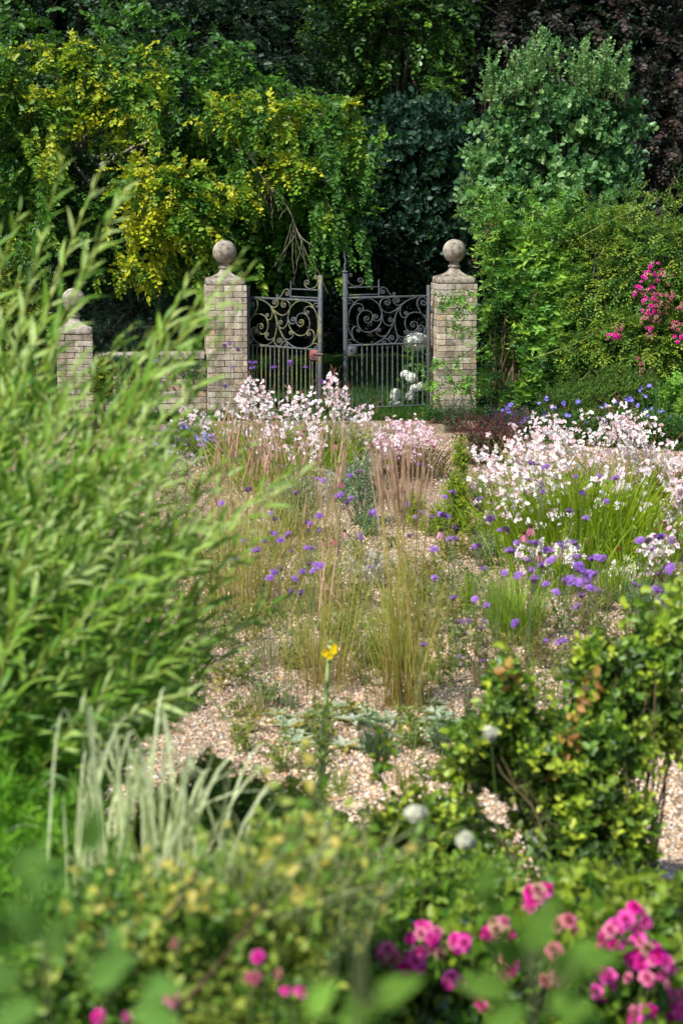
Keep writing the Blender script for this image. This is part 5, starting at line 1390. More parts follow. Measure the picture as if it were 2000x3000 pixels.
# feather reed grasses
def feather_grass(label, base, r0, tips, n, nblade, bh, plume=.34, pcol=(.80, .57, .38), bcol=((.40, .30, .12), (.58, .50, .14)), Ys=.25):
    b = G(*base)
    t = thing('feather_grass', label, 'ornamental grass', b, group='feather reed grass clumps')
    for k in range(n):
        e = tips[k % len(tips)]
        px = e[0] + rng.uniform(-1, 1) * e[2]; py = e[1] + rng.normal(0, .6) * e[3]
        p0 = b + np.array([rng.normal(0, r0), rng.normal(0, r0), 0])
        tip = P(px, py, b[1] + rng.uniform(-1, 1) * Ys)
        mid = p0 * .5 + tip * .5; mid[:2] = p0[:2] * .75 + tip[:2] * .25
        path = quadb(p0[None], mid[None], tip[None], 12)[0]
        L = np.linalg.norm(tip - p0); fp = 1 - min(.5, plume * rng.uniform(.8, 1.2) / L)
        mb = MB()
        tubes(mb, path[None], np.linspace(.0024, .0012, 12)[None], np.array(bcol[1]) * rng.uniform(.6, 1.1), 3)
        tt = np.linspace(fp, 1, 9)
        idx = tt * 11; i0 = idx.astype(int).clip(0, 10); ff = (idx - i0)[:, None]
        sp = path[i0] * (1 - ff) + path[i0 + 1] * ff
        c = np.array(pcol) * rng.uniform(.75, 1.2)
        tubes(mb, sp[None], (np.array([.1, .55, .9, 1, .95, .85, .65, .4, .08]) * .0050)[None], c * .9, 5, 1)
        m = 46; f = rng.random(m); i0 = (f * 8).astype(int).clip(0, 7)
        ax = nrm(tip - path[-4])
        scatter(mb, NEEDLE, frames(ax + rdir(m) * .33, rdir(m)), sp[i0] + (sp[i0 + 1] - sp[i0]) * rng.random((m, 1)), rng.uniform(.012, .024, m), c * rng.uniform(.7, 1.4, (m, 1)), 1)
        mb.build('plume', [STEM, PLUME], t)
    mb = MB(); nn = nblade
    rr = rng.normal(0, r0 * 1.1, (nn, 2)); p0 = b + np.column_stack([rr, np.zeros(nn)])
    h = bh * rng.uniform(.45, 1.1, nn); ln = rr * 1.3 + rng.normal(0, .05, (nn, 2)) * (1 + h[:, None])
    p2 = p0 + np.column_stack([ln, h]); p1 = p0 + np.column_stack([ln * .2, h * .6])
    c1 = np.array(bcol[1]) * rng.uniform(.6, 1.25, (nn, 1)); g = rng.random(nn) < .62; c1[g] = np.array((.40, .56, .07)) * rng.uniform(.8, 1.25, (g.sum(), 1))
    c0 = np.array(bcol[0]) * rng.uniform(.7, 1.2, (nn, 1))
    ribbons(mb, quadb(p0, p1, p2, 6), np.array([.7, .9, 1, .9, .6, .08])[None] * .0034, np.column_stack([np.ones(nn), rng.normal(0, .7, nn), np.zeros(nn)]), c0, c1)
    mb.build('blades', GRASS, t)
    return t
feather_grass('tall clump of feather grass with tan plumes standing alone in the middle of the gravel', (1185, 2075), .058, [(1160, 1290, 85, 60), (1120, 1320, 45, 60), (1225, 1370, 50, 80)], 40, 190, .85)
feather_grass('thin feather grass clump with few plumes left of the tall central one', (960, 1800), .09, [(960, 1290, 60, 90), (1010, 1300, 40, 60), (930, 1420, 40, 60)], 24, 70, .7)
feather_grass('dense tan feather grass clump beside the willow tips', (700, 1790), .16, [(720, 1240, 60, 60), (680, 1230, 60, 60), (800, 1250, 50, 50), (640, 1330, 60, 80)], 66, 240, .8)
feather_grass('feather grass behind the dense tan clump, its plumes before the gate', (840, 1620), .14, [(770, 1240, 60, 40), (850, 1270, 60, 50), (920, 1270, 50, 40)], 34, 90, .6)
feather_grass('low feather grass clump in front of the thin one', (950, 2010), .09, [(960, 1560, 60, 80), (920, 1640, 40, 60)], 8, 170, .65)
feather_grass('small tan feather grass at the far left by the short pier', (120, 1235), .1, [(120, 1130, 40, 30), (90, 1150, 30, 30)], 16, 80, .5)

# green grass tufts
def tuft(label, base, r0, hpx, n, cols, w=.006, bend=.3, name='grass_tuft', group='green grass tufts on the gravel', flop=.12):
    b = G(*base); s = ppm(b[1], .2)
    t = thing(name, label, 'grass tuft', b, group=group)
    mb = MB(); a = rng.uniform(0, 2 * PI, n); r = r0 * np.sqrt(rng.random(n))
    p0 = b + np.column_stack([r * np.cos(a), r * np.sin(a), np.zeros(n)])
    h = hpx / s * rng.uniform(.5, 1.05, n)
    ln = np.column_stack([np.cos(a), np.sin(a)]) * (bend * h * rng.uniform(.2, 1.2, n))[:, None] + rng.normal(0, flop, (n, 2)) * h[:, None]
    p1 = p0 + np.column_stack([ln * .25, h * .7]); p2 = p0 + np.column_stack([ln, h])
    ribbons(mb, quadb(p0, p1, p2, 6), np.array([.7, 1, 1, .85, .55, .05])[None] * w, np.column_stack([-np.sin(a), np.cos(a), np.zeros(n)]), np.array(cols[0]) * rng.uniform(.7, 1.2, (n, 1)), np.array(cols[1]) * rng.uniform(.7, 1.25, (n, 1)))
    mb.build('blades', GRASS, t)
    return t
GT = ((.16, .29, .03), (.38, .54, .06))
tuft('bright green arching grass tuft right of centre below the white gaura', (1510, 1880), .16, 190, 330, GT)
tuft('second bright green grass tuft left of the arching one', (1465, 1840), .10, 150, 170, GT)
tuft('narrow upright green grass blades on gravel right of the feather grass', (1370, 1790), .05, 130, 46, GT, .008, .15)
tuft('broad green blades leaning left at the foot of the tall feather grass', (1120, 1960), .06, 170, 46, ((.10, .22, .02), (.26, .42, .03)), .012, .7)
tuft('dark green grass fan left of the tall feather grass', (1080, 1950), .08, 110, 60, ((.05, .12, .03), (.13, .22, .05)), .006, .5)
tuft('blue green fescue tuft on bare gravel in front of the lamb ears', (1105, 2215), .08, 120, 120, ((.06, .13, .07), (.14, .24, .14)), .006, .35)
tuft('dry buff grass tussock beside the low feather grass', (920, 1950), .09, 90, 140, ((.40, .31, .18), (.50, .42, .27)), .003, .8)
tuft('dry buff grass tussock in front of the bright green tuft', (1500, 1890), .12, 80, 150, ((.38, .30, .18), (.46, .40, .26)), .003, .9)
tuft('faint pale grass tuft left of the mullein', (790, 1950), .12, 110, 110, ((.26, .27, .14), (.38, .40, .22)), .003, .4)
tuft('thin green grass left under the willow tips', (560, 1860), .14, 110, 120, GT, .005, .4)
tuft('soft green grass by the right foot of the white gaura mound', (1800, 1760), .14, 120, 160, GT, .006, .4)

for k_, (x_, y_, n_) in enumerate([(1010, 1860, 0), (1240, 1830, 1), (880, 1910, 0), (1300, 1790, 1), (740, 1830, 0), (1180, 1720, 0), (1400, 2010, 1), (620, 1820, 0), (1050, 1660, 1), (1560, 1930, 0), (1680, 1930, 1), (1260, 2000, 0), (700, 2180, 0), (820, 2260, 0), (1180, 2300, 1), (1000, 2330, 0), (760, 2100, 1), (1210, 2190, 0)]):
    tuft(unique(['small thin green grass tuft', 'small dry straw grass tuft'][n_], x_, y_), (x_, y_), .05, 95, 46, [GT, ((.36, .30, .14), (.50, .46, .24))][n_], .0035, .35)
# lamb ears and similar rosettes
def rosette(label, base, nr, spread, L, cols, name='lamb_ears'):
    b = G(*base); t = thing(name, label, 'lamb ears', b, group='silver rosettes on the gravel')
    mb = MB()
    for k in range(nr):
        c = b + np.array([rng.normal(0, spread), rng.normal(0, spread * 1.6), .015]) if k else b + [0, 0, .03]
        n = rng.integers(8, 13); a = np.arange(n) * 2.4
        up = np.linspace(.15, .9, n)
        f = np.column_stack([np.cos(a), np.sin(a), up])
        s = L * np.linspace(1.1, .6, n) * rng.uniform(.8, 1.2, n)
        scatter(mb, leaf_t(.32, .12, .25, .66), frames(f, np.column_stack([-np.cos(a) * .6, -np.sin(a) * .6, np.ones(n)])), np.tile(c, (n, 1)), s, np.where(rng.random((n, 1)) < .15, (.42, .36, .10), np.array(cols)[rng.integers(0, len(cols), n)]))
    mb.build('leaves', MATTE, t)
LE = [(.46, .56, .42), (.55, .63, .50), (.36, .48, .30)]
rosette('silver green lamb ears mat in front of the tall feather grass', (1035, 2130), 12, .16, .12, LE)
rosette('silver lamb ears mat beside the mullein stem', (850, 2150), 6, .10, .11, LE)
rosette('silver lamb ears rosettes right of the tall feather grass foot', (1290, 2130), 9, .10, .11, LE)
rosette('little pale rosette on gravel left of the tall feather grass', (1030, 1760), 1, .01, .12, [(.45, .46, .30)])
rosette('pale rosette of silver leaves behind the mullein tip', (1010, 1820), 2, .06, .09, LE)

# coneflowers
def coneflower(label, base, heads):
    b = G(*base); t = thing('coneflower', label, 'coneflower', b, group='drooping pink coneflowers')
    for (x, y, s, col) in heads:
        Y = b[1] + rng.uniform(-.2, .2); q = P(x, y, Y); sz = .85 * s / ppm(Y)
        mb = MB(); tubes(mb, quadb(b[None] + rng.normal(0, .02, (1, 3)) * [1, 1, 0], (b * .45 + q * .55 + [0, 0, .1])[None], q[None], 8), .003, (.16, .17, .07), 4); st = mb.build('flower_stem', STEM, t)
        mb = MB(); a = np.linspace(0, PI / 2, 6); lathe(mb, np.stack([np.cos(a) * sz * .20, np.sin(a) * sz * .30], -1), 10, (.06, .03, .025), 0, q); mb.build('cone', CONE, st)
        mb = MB(); n = 12; a = np.arange(n) * 2 * PI / n + rng.normal(0, .08, n)
        d = np.column_stack([np.cos(a) * .42, np.sin(a) * .42, np.full(n, -1.)]) + rng.normal(0, .05, (n, 3))
        scatter(mb, leaf_t(.2, .1, .05, .8), frames(d, np.column_stack([np.cos(a), np.sin(a), np.full(n, .3)])), q + np.column_stack([np.cos(a), np.sin(a), np.zeros(n)]) * sz * .17, sz * .72, np.array(col) * rng.uniform(.75, 1.2, (n, 1)))
        mb.build('petals', PETAL, st)
CP = (.64, .22, .36); CM = (.60, .07, .28); CL = (.72, .40, .48)
coneflower('group of three drooping pink coneflowers leaning left at centre', (1080, 1700), [(945, 1583, 34, CP), (978, 1580, 34, CM), (1010, 1558, 34, CL)])
coneflower('pair of tall pink coneflowers before the big white gaura mound', (1560, 1730), [(1534, 1565, 40, CP), (1554, 1545, 44, CP)])
coneflower('lower pink coneflower among the purple verbena at right', (1590, 1740), [(1580, 1625, 44, CP)])
coneflower('pale coneflower on gravel right of the spindly shrub', (1330, 1720), [(1290, 1556, 40, CL)])
coneflower('rosy coneflower in front of the blue green spurge', (1000, 1590), [(1001, 1412, 30, CM)])
coneflower('dark coneflower rising among gaura before the gate gap', (985, 1480), [(982, 1300, 32, (.55, .22, .22))])
coneflower('red brown coneflower half lost in the gaura left of centre', (905, 1640), [(908, 1528, 34, (.5, .15, .3))])

# small crimson knautia buttons
def knautia(label, base, heads, col=(.30, .01, .04)):
    b = G(*base); t = thing('scabious', label, 'scabious', b, group='small crimson scabious')
    for x, y in heads:
        q = P(x, y, b[1]); mb = MB(); tubes(mb, quadb(b[None], (b * .5 + q * .5 + [0, 0, .06])[None], q[None], 6), .002, (.32, .32, .16), 3); st = mb.build('flower_stem', STEM, t)
        mb = MB(); scatter(mb, VERB_H, frames(np.array([[1., .2, 0]]), np.array([[0, -.4, 1.]])), q[None], .75, np.array([col])); mb.build('flower_head', PETAL, st)
knautia('crimson scabious with three buttons before the green gaura base', (1880, 1730), [(1809, 1609), (1859, 1616), (1918, 1571)])
knautia('crimson scabious at the right edge with two buttons', (1960, 1700), [(1934, 1612), (1945, 1532)])
knautia('crimson scabious among the white gaura before the left gate leaf', (850, 1500), [(890, 1265), (870, 1282), (885, 1278), (825, 1345), (787, 1358), (925, 1350), (812, 1260), (943, 1262), (875, 1305)], (.32, .02, .10))
knautia('crimson scabious among the pink gaura', (1230, 1430), [(1250, 1293), (1210, 1330), (1270, 1310), (1200, 1360)], (.38, .03, .14))

# verbena
VH = [(729,1436),(650,1475),(794,1504),(805,1521),(866,1445),(930,1403),(945,1408),(1050,1383),(1026,1394),(1000,1449),(992,1455),(1028,1459),(1017,1473),(1007,1490),(1098,1499),(1083,1505),(1102,1512),(1057,1568),(1057,1580),(1227,1363),(1193,1477),(1234,1502),(1217,1519),(1263,1515),(1289,1506),(1308,1514),(1297,1510),(1325,1444),(1302,1456),(1332,1546),(1318,1580),(1337,1583),(1330,1577),(1272,1611),(1200,1571),(908,1535),(897,1530),(935,1513),(806,1565),(797,1562),(846,1564),(841,1572),(822,1584),(775,1588),(746,1615),(755,1612),(712,1583),(670,1578),(854,1614),(899,1607),(913,1607),(688,1642),(825,1667),(803,1678),(791,1695),(904,1652),(925,1655),(940,1659),(887,1676),(918,1674),(863,1698),(853,1734),(880,1738),(1274,1694),(1085,1662),(935,1556),
(1554,1358),(1563,1358),(1572,1359),(1587,1371),(1600,1367),(1685,1397),(1754,1395),(1805,1400),(1797,1401),(1582,1415),(1583,1426),(1587,1442),(1702,1445),(1710,1447),(1775,1469),(1666,1498),(1716,1520),(1439,1518),(1432,1522),(1408,1461),(1400,1464),(1327,1443),(1482,1553),(1463,1554),(1513,1592),(1558,1592),(1548,1590),(1570,1594),(1501,1616),(1492,1614),(1642,1595),(1647,1604),(1604,1614),(1596,1610),(1680,1590),(1692,1606),(1867,1585),(1877,1585),(1929,1576),(1938,1574),(1898,1586),(1965,1585),(1908,1609),(1393,1602),(1384,1607),(1400,1600),(1544,1643),(1609,1643),(1620,1640),(1585,1657),(1685,1635),(1692,1632),(1747,1633),(1733,1638),(1762,1639),(1695,1659),(1556,1671),(1707,1676),(1698,1672),(1731,1683),(1722,1685),(1742,1681),(1477,1679),(1518,1688),(1566,1698),(1558,1700),(1599,1712),(1666,1695),(1673,1693),(1656,1705),(1678,1707),(1697,1707),(1720,1706),(1726,1722),(1733,1725),(1752,1731),(1860,1714),(1874,1720),(1920,1729),(1928,1731),(1963,1666),(1927,1683),(1417,1667),(1273,1694),(1628,1736),(1702,1745),
(1343,1821),(1352,1823),(1371,1821),(1409,1840),(1419,1822),(1361,1856),(1509,1827),(1600,1879),(1640,1882),(1652,1877),(1690,1779),(1930,1759),(1930,1774),(1951,1779),(1703,1747),(1728,1723),(1672,1996),(1889,1848),(1858,1950),(1866,1958),(1889,1995),(1328,1753),(1390,1756),(1424,1775),(1345,1923),(1412,1937),(1240,1890),
(673,1008),(658,1013),(675,1019),(697,1026),(677,1078),(593,1070),(661,1133),(732,1064),(747,1063),(739,1077),(803,1077),(850,1060),(850,1067),(894,1077),(940,1118),(456,1059),(538,1248),(318,1173)]
def vheight(y): return float(np.interp(y, [1000, 1120, 1380, 1700, 1900, 2000], [1.45, 1.35, 1.05, .85, .6, .5]))
def verbena_all():
    left = list(VH); groups = []
    while left:
        g = [left.pop(0)]
        ch = True
        while ch and len(g) < 9:
            ch = False
            cx = sum(q[0] for q in g) / len(g); cy = sum(q[1] for q in g) / len(g)
            left.sort(key=lambda q: (q[0] - cx) ** 2 + (q[1] - cy) ** 2)
            if left and (left[0][0] - cx) ** 2 + (left[0][1] - cy) ** 2 < 42 ** 2:
                g.append(left.pop(0)); ch = True
        groups.append(g)
    heads = []
    for k in range(5):
        mb = MB(); scatter(mb, VERB_H, frames(np.array([[1., .3 * k, 0]]), np.array([[.1 * k - .2, -.15, 1.]])), np.zeros((1, 3)), 1.0, np.array([[(.44, .22, .70), (.40, .19, .65), (.50, .27, .74), (.32, .15, .58), (.30, .19, .33)][k]]))
        o = mb.build('flower_head', PETAL); heads.append(o.data); bpy.data.objects.remove(o)
    heads.append(heads[0])
    for g in groups:
        cx = np.mean([q[0] for q in g]); cy = np.mean([q[1] for q in g])
        zh = vheight(cy); q0 = G(cx, cy, zh); Y = q0[1]
        b = np.array([q0[0] + rng.normal(0, .06), Y + rng.normal(0, .05), 0])
        nm = NUMW[min(len(g), 10)] + (' violet flower head' if len(g) == 1 else ' violet flower heads')
        t = thing('verbena', unique('wiry purple verbena with ' + nm, cx, cy), 'verbena', b, group='purple verbena scattered through the gravel garden')
        fork = np.array([(b[0] * .4 + q0[0] * .6), Y, zh * .72])
        mb = MB(); tubes(mb, quadb(b[None], (b * .5 + fork * .5 + rng.normal(0, .05, 3))[None], fork[None], 6), np.linspace(.0024, .0017, 6)[None], (.16, .24, .09), 4)
        st = mb.build('stem', STEM, t)
        for (x, y) in g:
            q = P(x, y, Y + rng.normal(0, .05))
            mb = MB(); tubes(mb, quadb(fork[None], (fork * .4 + q * .6 - [0, 0, .02])[None], q[None], 5), .0013, (.16, .22, .09), 3)
            br = mb.build('flower_stem', STEM, t)
            h = bpy.data.objects.new('flower_head', heads[rng.integers(0, 6)]); C.objects.link(h); h.parent = br
            h.location = Vector(list(q - b)); h.rotation_euler = (rng.normal(0, .3), rng.normal(0, .3), rng.uniform(0, 6))
            s = rng.uniform(.55, 1.0) * float(np.interp(y, [1000, 1300, 1700, 2000], [1.0, 1.0, 1.0, .8])) * (1.3 if (x > 1480 and y > 1560) else 1.05); h.scale = (s, s, s)
verbena_all()

# wispy seedlings all over the gravel
def wisp(base, hpx, n, cols, desc, flw=None):
    b = G(*base); s = ppm(b[1], .2); h = hpx / s
    t = thing('wispy_plant', unique(desc, base[0], base[1]), 'seedling', b, group='wispy seedlings in the gravel')
    p0 = b + np.column_stack([rng.normal(0, .04, (n, 2)), np.zeros(n)])
    tip = b + np.column_stack([rng.normal(0, h * .28 + .03, (n, 2)), h * rng.uniform(.5, 1.05, n)])
    path = quadb(p0, p0 * .6 + tip * .4 + [0, 0, h * .2], tip, 7)
    mb = MB(); tubes(mb, path, .0016, np.array(cols[0]) * rng.uniform(.7, 1.2, (n, 1)), 3); mb.build('stem', STEM, t)
    mb = MB()
    for q in range(12):
        f = rng.uniform(.05, 1, n) ** .8; i = (f * 6).astype(int).clip(0, 5); k = np.arange(n)
        scatter(mb, POINT, frames(rdir(n) + [0, 0, .7], rdir(n) + [0, -.2, .5]), path[k, i] + rng.normal(0, .006, (n, 3)), rng.uniform(.018, .044, n) * (1.2 - f * .5), pick([cols[0], cols[1]], rng.random(n)))
    mb.build('foliage', LEAF, t)
WG = [((.16, .22, .04), (.34, .40, .08)), ((.10, .19, .04), (.22, .34, .06)), ((.30, .28, .06), (.46, .44, .10)), ((.22, .15, .06), (.30, .30, .09))]
for i, (x, y, h, n, c) in enumerate([(560, 1640, 120, 14, 0), (620, 1700, 130, 16, 1), (660, 1900, 120, 14, 0), (740, 1880, 130, 14, 2), (820, 1860, 140, 16, 0), (600, 1940, 110, 14, 1), (720, 2000, 100, 10, 0), (880, 1800, 130, 14, 0), (1020, 1900, 110, 10, 1),
        (1270, 1860, 150, 16, 2), (1290, 1960, 140, 12, 2), (1250, 1780, 120, 14, 0), (1330, 1880, 120, 12, 1), (1400, 1900, 110, 14, 0), (1430, 1990, 130, 14, 3), (1530, 1990, 120, 12, 3), (1600, 1960, 130, 16, 3), (1640, 1860, 130, 16, 1), (1700, 1850, 120, 16, 3), (1760, 1880, 130, 16, 0), (1840, 1900, 120, 16, 3), (1680, 2040, 140, 14, 0), (1560, 1830, 120, 12, 0), (1300, 1740, 110, 12, 0), (1390, 1730, 100, 12, 1), (1160, 1690, 80, 8, 0), (530, 1540, 110, 14, 0), (450, 1560, 110, 14, 2), (600, 1560, 110, 14, 2), (1450, 1760, 110, 12, 0), (1330, 1640, 90, 10, 0), (760, 1720, 120, 14, 2), (1920, 1820, 130, 14, 1), (690, 2100, 80, 8, 0), (560, 2080, 90, 10, 1), (1230, 2050, 60, 6, 1), (500, 1470, 90, 12, 0), (560, 1450, 90, 12, 2), (1950, 1700, 110, 12, 3), (1880, 1680, 90, 10, 1), (640, 1770, 120, 12, 0), (690, 1840, 120, 12, 0), (780, 1800, 120, 10, 1), (850, 1960, 110, 10, 0), (1060, 2010, 80, 8, 0), (1220, 1960, 110, 12, 0), (1310, 2010, 100, 10, 0), (1250, 1700, 90, 10, 2), (1350, 1960, 120, 12, 0), (1420, 1820, 110, 10, 0), (1480, 1960, 120, 12, 2), (1580, 2060, 130, 12, 0), (1640, 1990, 120, 12, 0), (1730, 1960, 120, 12, 0), (1790, 1960, 120, 12, 3), (1920, 1960, 120, 12, 0), (520, 1760, 120, 12, 0), (480, 1680, 120, 12, 1), (640, 2020, 100, 10, 2), (780, 2060, 80, 8, 1), (1000, 1680, 90, 8, 0), (1140, 1780, 90, 8, 2), (871, 2396, 127, 7, 0), (743, 2331, 76, 6, 2), (1257, 2284, 61, 10, 0), (722, 2202, 106, 8, 0), (943, 2110, 117, 7, 0), (949, 2174, 78, 11, 0), (836, 2258, 128, 6, 0), (734, 2151, 124, 7, 2), (1292, 2204, 127, 9, 1), (918, 2255, 88, 10, 0), (888, 2152, 120, 9, 0), (764, 2079, 118, 10, 1), (1020, 2115, 69, 10, 2), (929, 2351, 78, 8, 0), (658, 2329, 68, 7, 1), (1203, 2129, 74, 10, 0), (1207, 2197, 87, 9, 0), (1338, 1620, 63, 12, 2), (1238, 1779, 92, 13, 1), (1055, 1839, 85, 13, 3), (627, 1777, 108, 7, 0), (1598, 1837, 68, 12, 2), (597, 1668, 110, 10, 2), (1078, 1662, 104, 7, 3), (1110, 1831, 67, 8, 2), (1815, 2020, 90, 9, 0), (1048, 1773, 109, 13, 0), (947, 1692, 104, 9, 0), (1835, 1800, 70, 9, 1), (1298, 1643, 60, 7, 2), (1019, 1925, 118, 7, 0), (1098, 1942, 77, 13, 0), (1292, 1615, 117, 12, 2), (661, 1638, 94, 10, 1), (1325, 1808, 63, 10, 3), (1367, 1809, 58, 7, 0), (1745, 2017, 97, 12, 2), (1778, 1976, 91, 10, 0), (870, 1733, 74, 7, 0), (1391, 1636, 82, 12, 3), (1182, 1960, 74, 12, 0), (1120, 1694, 80, 9, 3), (1499, 1878, 78, 9, 1), (1045, 1631, 102, 8, 1), (1231, 1726, 108, 8, 3), (1925, 1943, 71, 12, 2), (869, 1964, 80, 11, 2), (1145, 1610, 67, 8, 0), (1883, 1642, 94, 13, 3), (598, 1995, 97, 9, 0), (1276, 1702, 103, 13, 0), (1001, 1799, 65, 13, 0), (814, 1637, 115, 9, 0), (1639, 1681, 66, 11, 0), (1585, 1930, 60, 7, 3), (638, 1662, 83, 11, 1), (1226, 1866, 113, 13, 3), (1857, 1988, 89, 9, 3), (1324, 1829, 118, 10, 2), (730, 1979, 97, 7, 1), (1341, 1759, 100, 11, 0), (956, 1866, 63, 13, 1), (1210, 2059, 57, 11, 3)]):
    wisp((x, y), h, n, WG[c], ['thin green seedling', 'leafy green seedling', 'yellowing wispy seedling', 'brownish wispy seedling'][c])

# ================================================================== FOREGROUND
def mullein():
    b = P(930, 2300, 6.6); b[2] = 0
    t = thing('mullein', 'pale woolly mullein spike with one yellow flower standing before the gravel', 'mullein', b)
    top = P(967, 1885, 6.6)
    mb = MB(); tubes(mb, quadb(b[None], ((b + top) / 2 + [-.01, 0, 0])[None], top[None], 10), np.linspace(.017, .009, 10)[None], (.48, .60, .24), 6, 0, True); mb.build('stem', STEM, t)
    mb = MB(); n = 90; f = rng.random(n) ** .8
    L_ = b + (top - b) * f[:, None]; a = rng.uniform(0, 2 * PI, n)
    d = np.column_stack([np.cos(a), np.sin(a), np.full(n, .9)])
    scatter(mb, leaf_t(.5, .2, .1), frames(d, np.column_stack([-np.cos(a), -np.sin(a), np.ones(n)])), L_, .028 + .09 * (1 - f) ** 1.7, pick([(.28, .40, .12), (.46, .58, .22)], rng.random(n)))
    mb.build('leaves', MATTE, t)
    mb = MB(); q = P(966, 1910, 6.57)
    for k in range(8):
        d = np.array([[rng.normal(0, .6), -1, rng.normal(.2, .3)]]); scatter(mb, flower_t(5, .014, .016, .35, c_in=(1, .8, .4)), frames(np.cross(d, rdir(1)), d), q[None] + rng.normal(0, .010, (1, 3)), 1.0, np.array([(.92, .72, .02)]))
    mb.build('blossom', PETAL, t)
mullein()

def white_bloom(label, px, py, rpx, Y):
    q = P(px, py, Y); b = np.array([q[0], Y, 0.]); s = ppm(Y)
    t = thing('white_flower', label, 'flower', b, group='white flower heads in the foreground')
    mb = MB(); tubes(mb, quadb(b[None], (b * .5 + q * .5 + [.06, .05, 0])[None], q[None], 6), .0018, (.14, .24, .05), 4); mb.build('stem', STEM, t)
    mb = MB(); n = 150
    d = rdir(n); L_ = q + d * np.array([1, .7, .75]) * (rpx / s) * (rng.random((n, 1)) ** .5) * (1 + .35 * noise(d * 2, 1.5, rpx)[:, None])
    scatter(mb, flower_t(4, .011, .011, .25, c_in=(.9, .95, .7)), frames(np.cross(d, rdir(n)), d + [-.1, -.5, .5]), L_, rng.uniform(.7, 1.3, n), np.array([(.74, .76, .60)]) * rng.uniform(.75, 1.05, (n, 1)))
    mb.build('flower_head', PETAL, t)
white_bloom('creamy white flower head in front of the gravel at centre', 1215, 2382, 25, 3.9)
white_bloom('white flower head nestled in the glossy shrub foliage', 1362, 2462, 22, 3.9)
white_bloom('small white flower at the left side of the glossy shrub', 1436, 2148, 20, 5.2)

# willow
def willow():
    b = np.array([-1.4, 4.9, 0.])
    t = thing('willow', 'big blurred willow bush with narrow grey green leaves filling the left side', 'willow', b)
    fol = MB()
    tips = [(190, 512, 5.2), (295, 562, 5.1), (350, 660, 5.0), (375, 600, 5.2), (60, 680, 5.2), (10, 720, 5.1), (130, 740, 5.0),
            (570, 850, 5.0), (590, 940, 5.1), (705, 815, 4.8), (725, 860, 4.9), (530, 930, 5.1), (460, 1010, 5.3), (390, 1010, 5.2), (640, 980, 4.9), (540, 1080, 5.1), (700, 960, 4.9), (620, 1060, 5.0),
            (640, 1240, 5.1), (560, 1200, 5.0), (900, 1440, 4.8), (860, 1430, 4.9), (760, 1640, 4.9), (740, 1600, 5.0), (700, 1700, 5.0), (800, 1860, 5.1), (850, 1800, 5.2), (640, 1850, 5.0), (700, 1960, 5.0), (580, 1950, 5.2), (660, 1400, 5.1), (740, 1340, 5.1),
            (60, 860, 5.3), (20, 950, 5.2), (-40, 820, 5.3), (-90, 700, 5.4)]
    n = 265
    col = [(.035, .12, .011), (.12, .29, .02), (.28, .46, .05), (.48, .62, .22)]
    for k in range(n):
        if k < len(tips): px, py, Y = tips[k]; Y += rng.normal(0, .05)
        else:
            a = rng.uniform(-.35, 1.62); rr = (.35 + .62 * rng.random() ** .6)
            R = float(np.interp(a, [-.35, .04, .16, .26, .36, .47, .67, .77, .92, 1.0, 1.2, 1.4, 1.62], [1230, 1280, 1200, 1110, 1060, 1060, 1080, 1020, 950, 830, 760, 700, 660]))
            px = -60 + math.sin(a) * R * rr; py = 2120 - math.cos(a) * R * rr * .98; Y = rng.uniform(4.3, 6.2)
        tip = P(px, py, Y)
        if tip[2] < .25: tip[2] = .25
        p0 = b + np.array([rng.normal(0, .16), rng.normal(0, .2), 0])
        d = tip - p0
        mid = p0 + d * .5 + np.array([-d[0] * .2, 0, .22 * abs(d[0]) + .05]) + rng.normal(0, .08, 3)
        K = 26
        path = quadb(p0[None], mid[None], tip[None], K)[0]
        # the growing end turns up to the light
        path[:, 2] += np.linspace(0, 1, K) ** 3 * .06
        mb = MB(); tubes(mb, path[None], np.linspace(.0075, .0020, K)[None], np.array([(.34, .40, .07)]) * rng.uniform(.7, 1.2), 5)
        if k < 96: mb.build('branch', STEM, t)
        else: fol.add(np.concatenate(mb.v), [mb.f[0][0]], np.concatenate(mb.c))
        L = np.linalg.norm(np.diff(path, axis=0), axis=1).sum()
        m = int(L * .78 / (.034 if k < len(tips) else .024))
        f = np.linspace(.2, 1, m); idx = f * (K - 1); i0 = idx.astype(int).clip(0, K - 2); ff = (idx - i0)[:, None]
        L_ = path[i0] * (1 - ff) + path[i0 + 1] * ff
        tg = nrm(path[i0 + 1] - path[i0]); a = np.arange(m) * 2.4 + rng.uniform(0, 6)
        r1 = nrm(np.cross(tg, [0, .2, 1.])); r2 = np.cross(tg, r1)
        out = r1 * np.cos(a)[:, None] + r2 * np.sin(a)[:, None]
        ang = np.radians(rng.normal(42, 11, m) * (1.15 - .55 * f))[:, None]
        fw = tg * np.cos(ang) + out * np.sin(ang)
        up = tg * .3 + rdir(m) * .45 + np.array([-.1, -.55, .6])
        sz = rng.uniform(.080, .135, m) * np.interp(f, [0, .8, .95, 1], [1, 1, .75, .45])
        u = rng.random(m) * .75 + .2 * (f > .75) + rng.normal(0, .12) + .12 * (path[-1, 2] > 1.7)
        M = frames(fw, up); sel = rng.random(m) < .6
        scatter(fol, LANCE, M[sel], L_[sel], sz[sel], pick(col, u[sel]))
        scatter(fol, LANCE2, M[~sel], L_[~sel], sz[~sel], pick(col, u[~sel]))
    fol.build('foliage', LEAF, t)
willow()

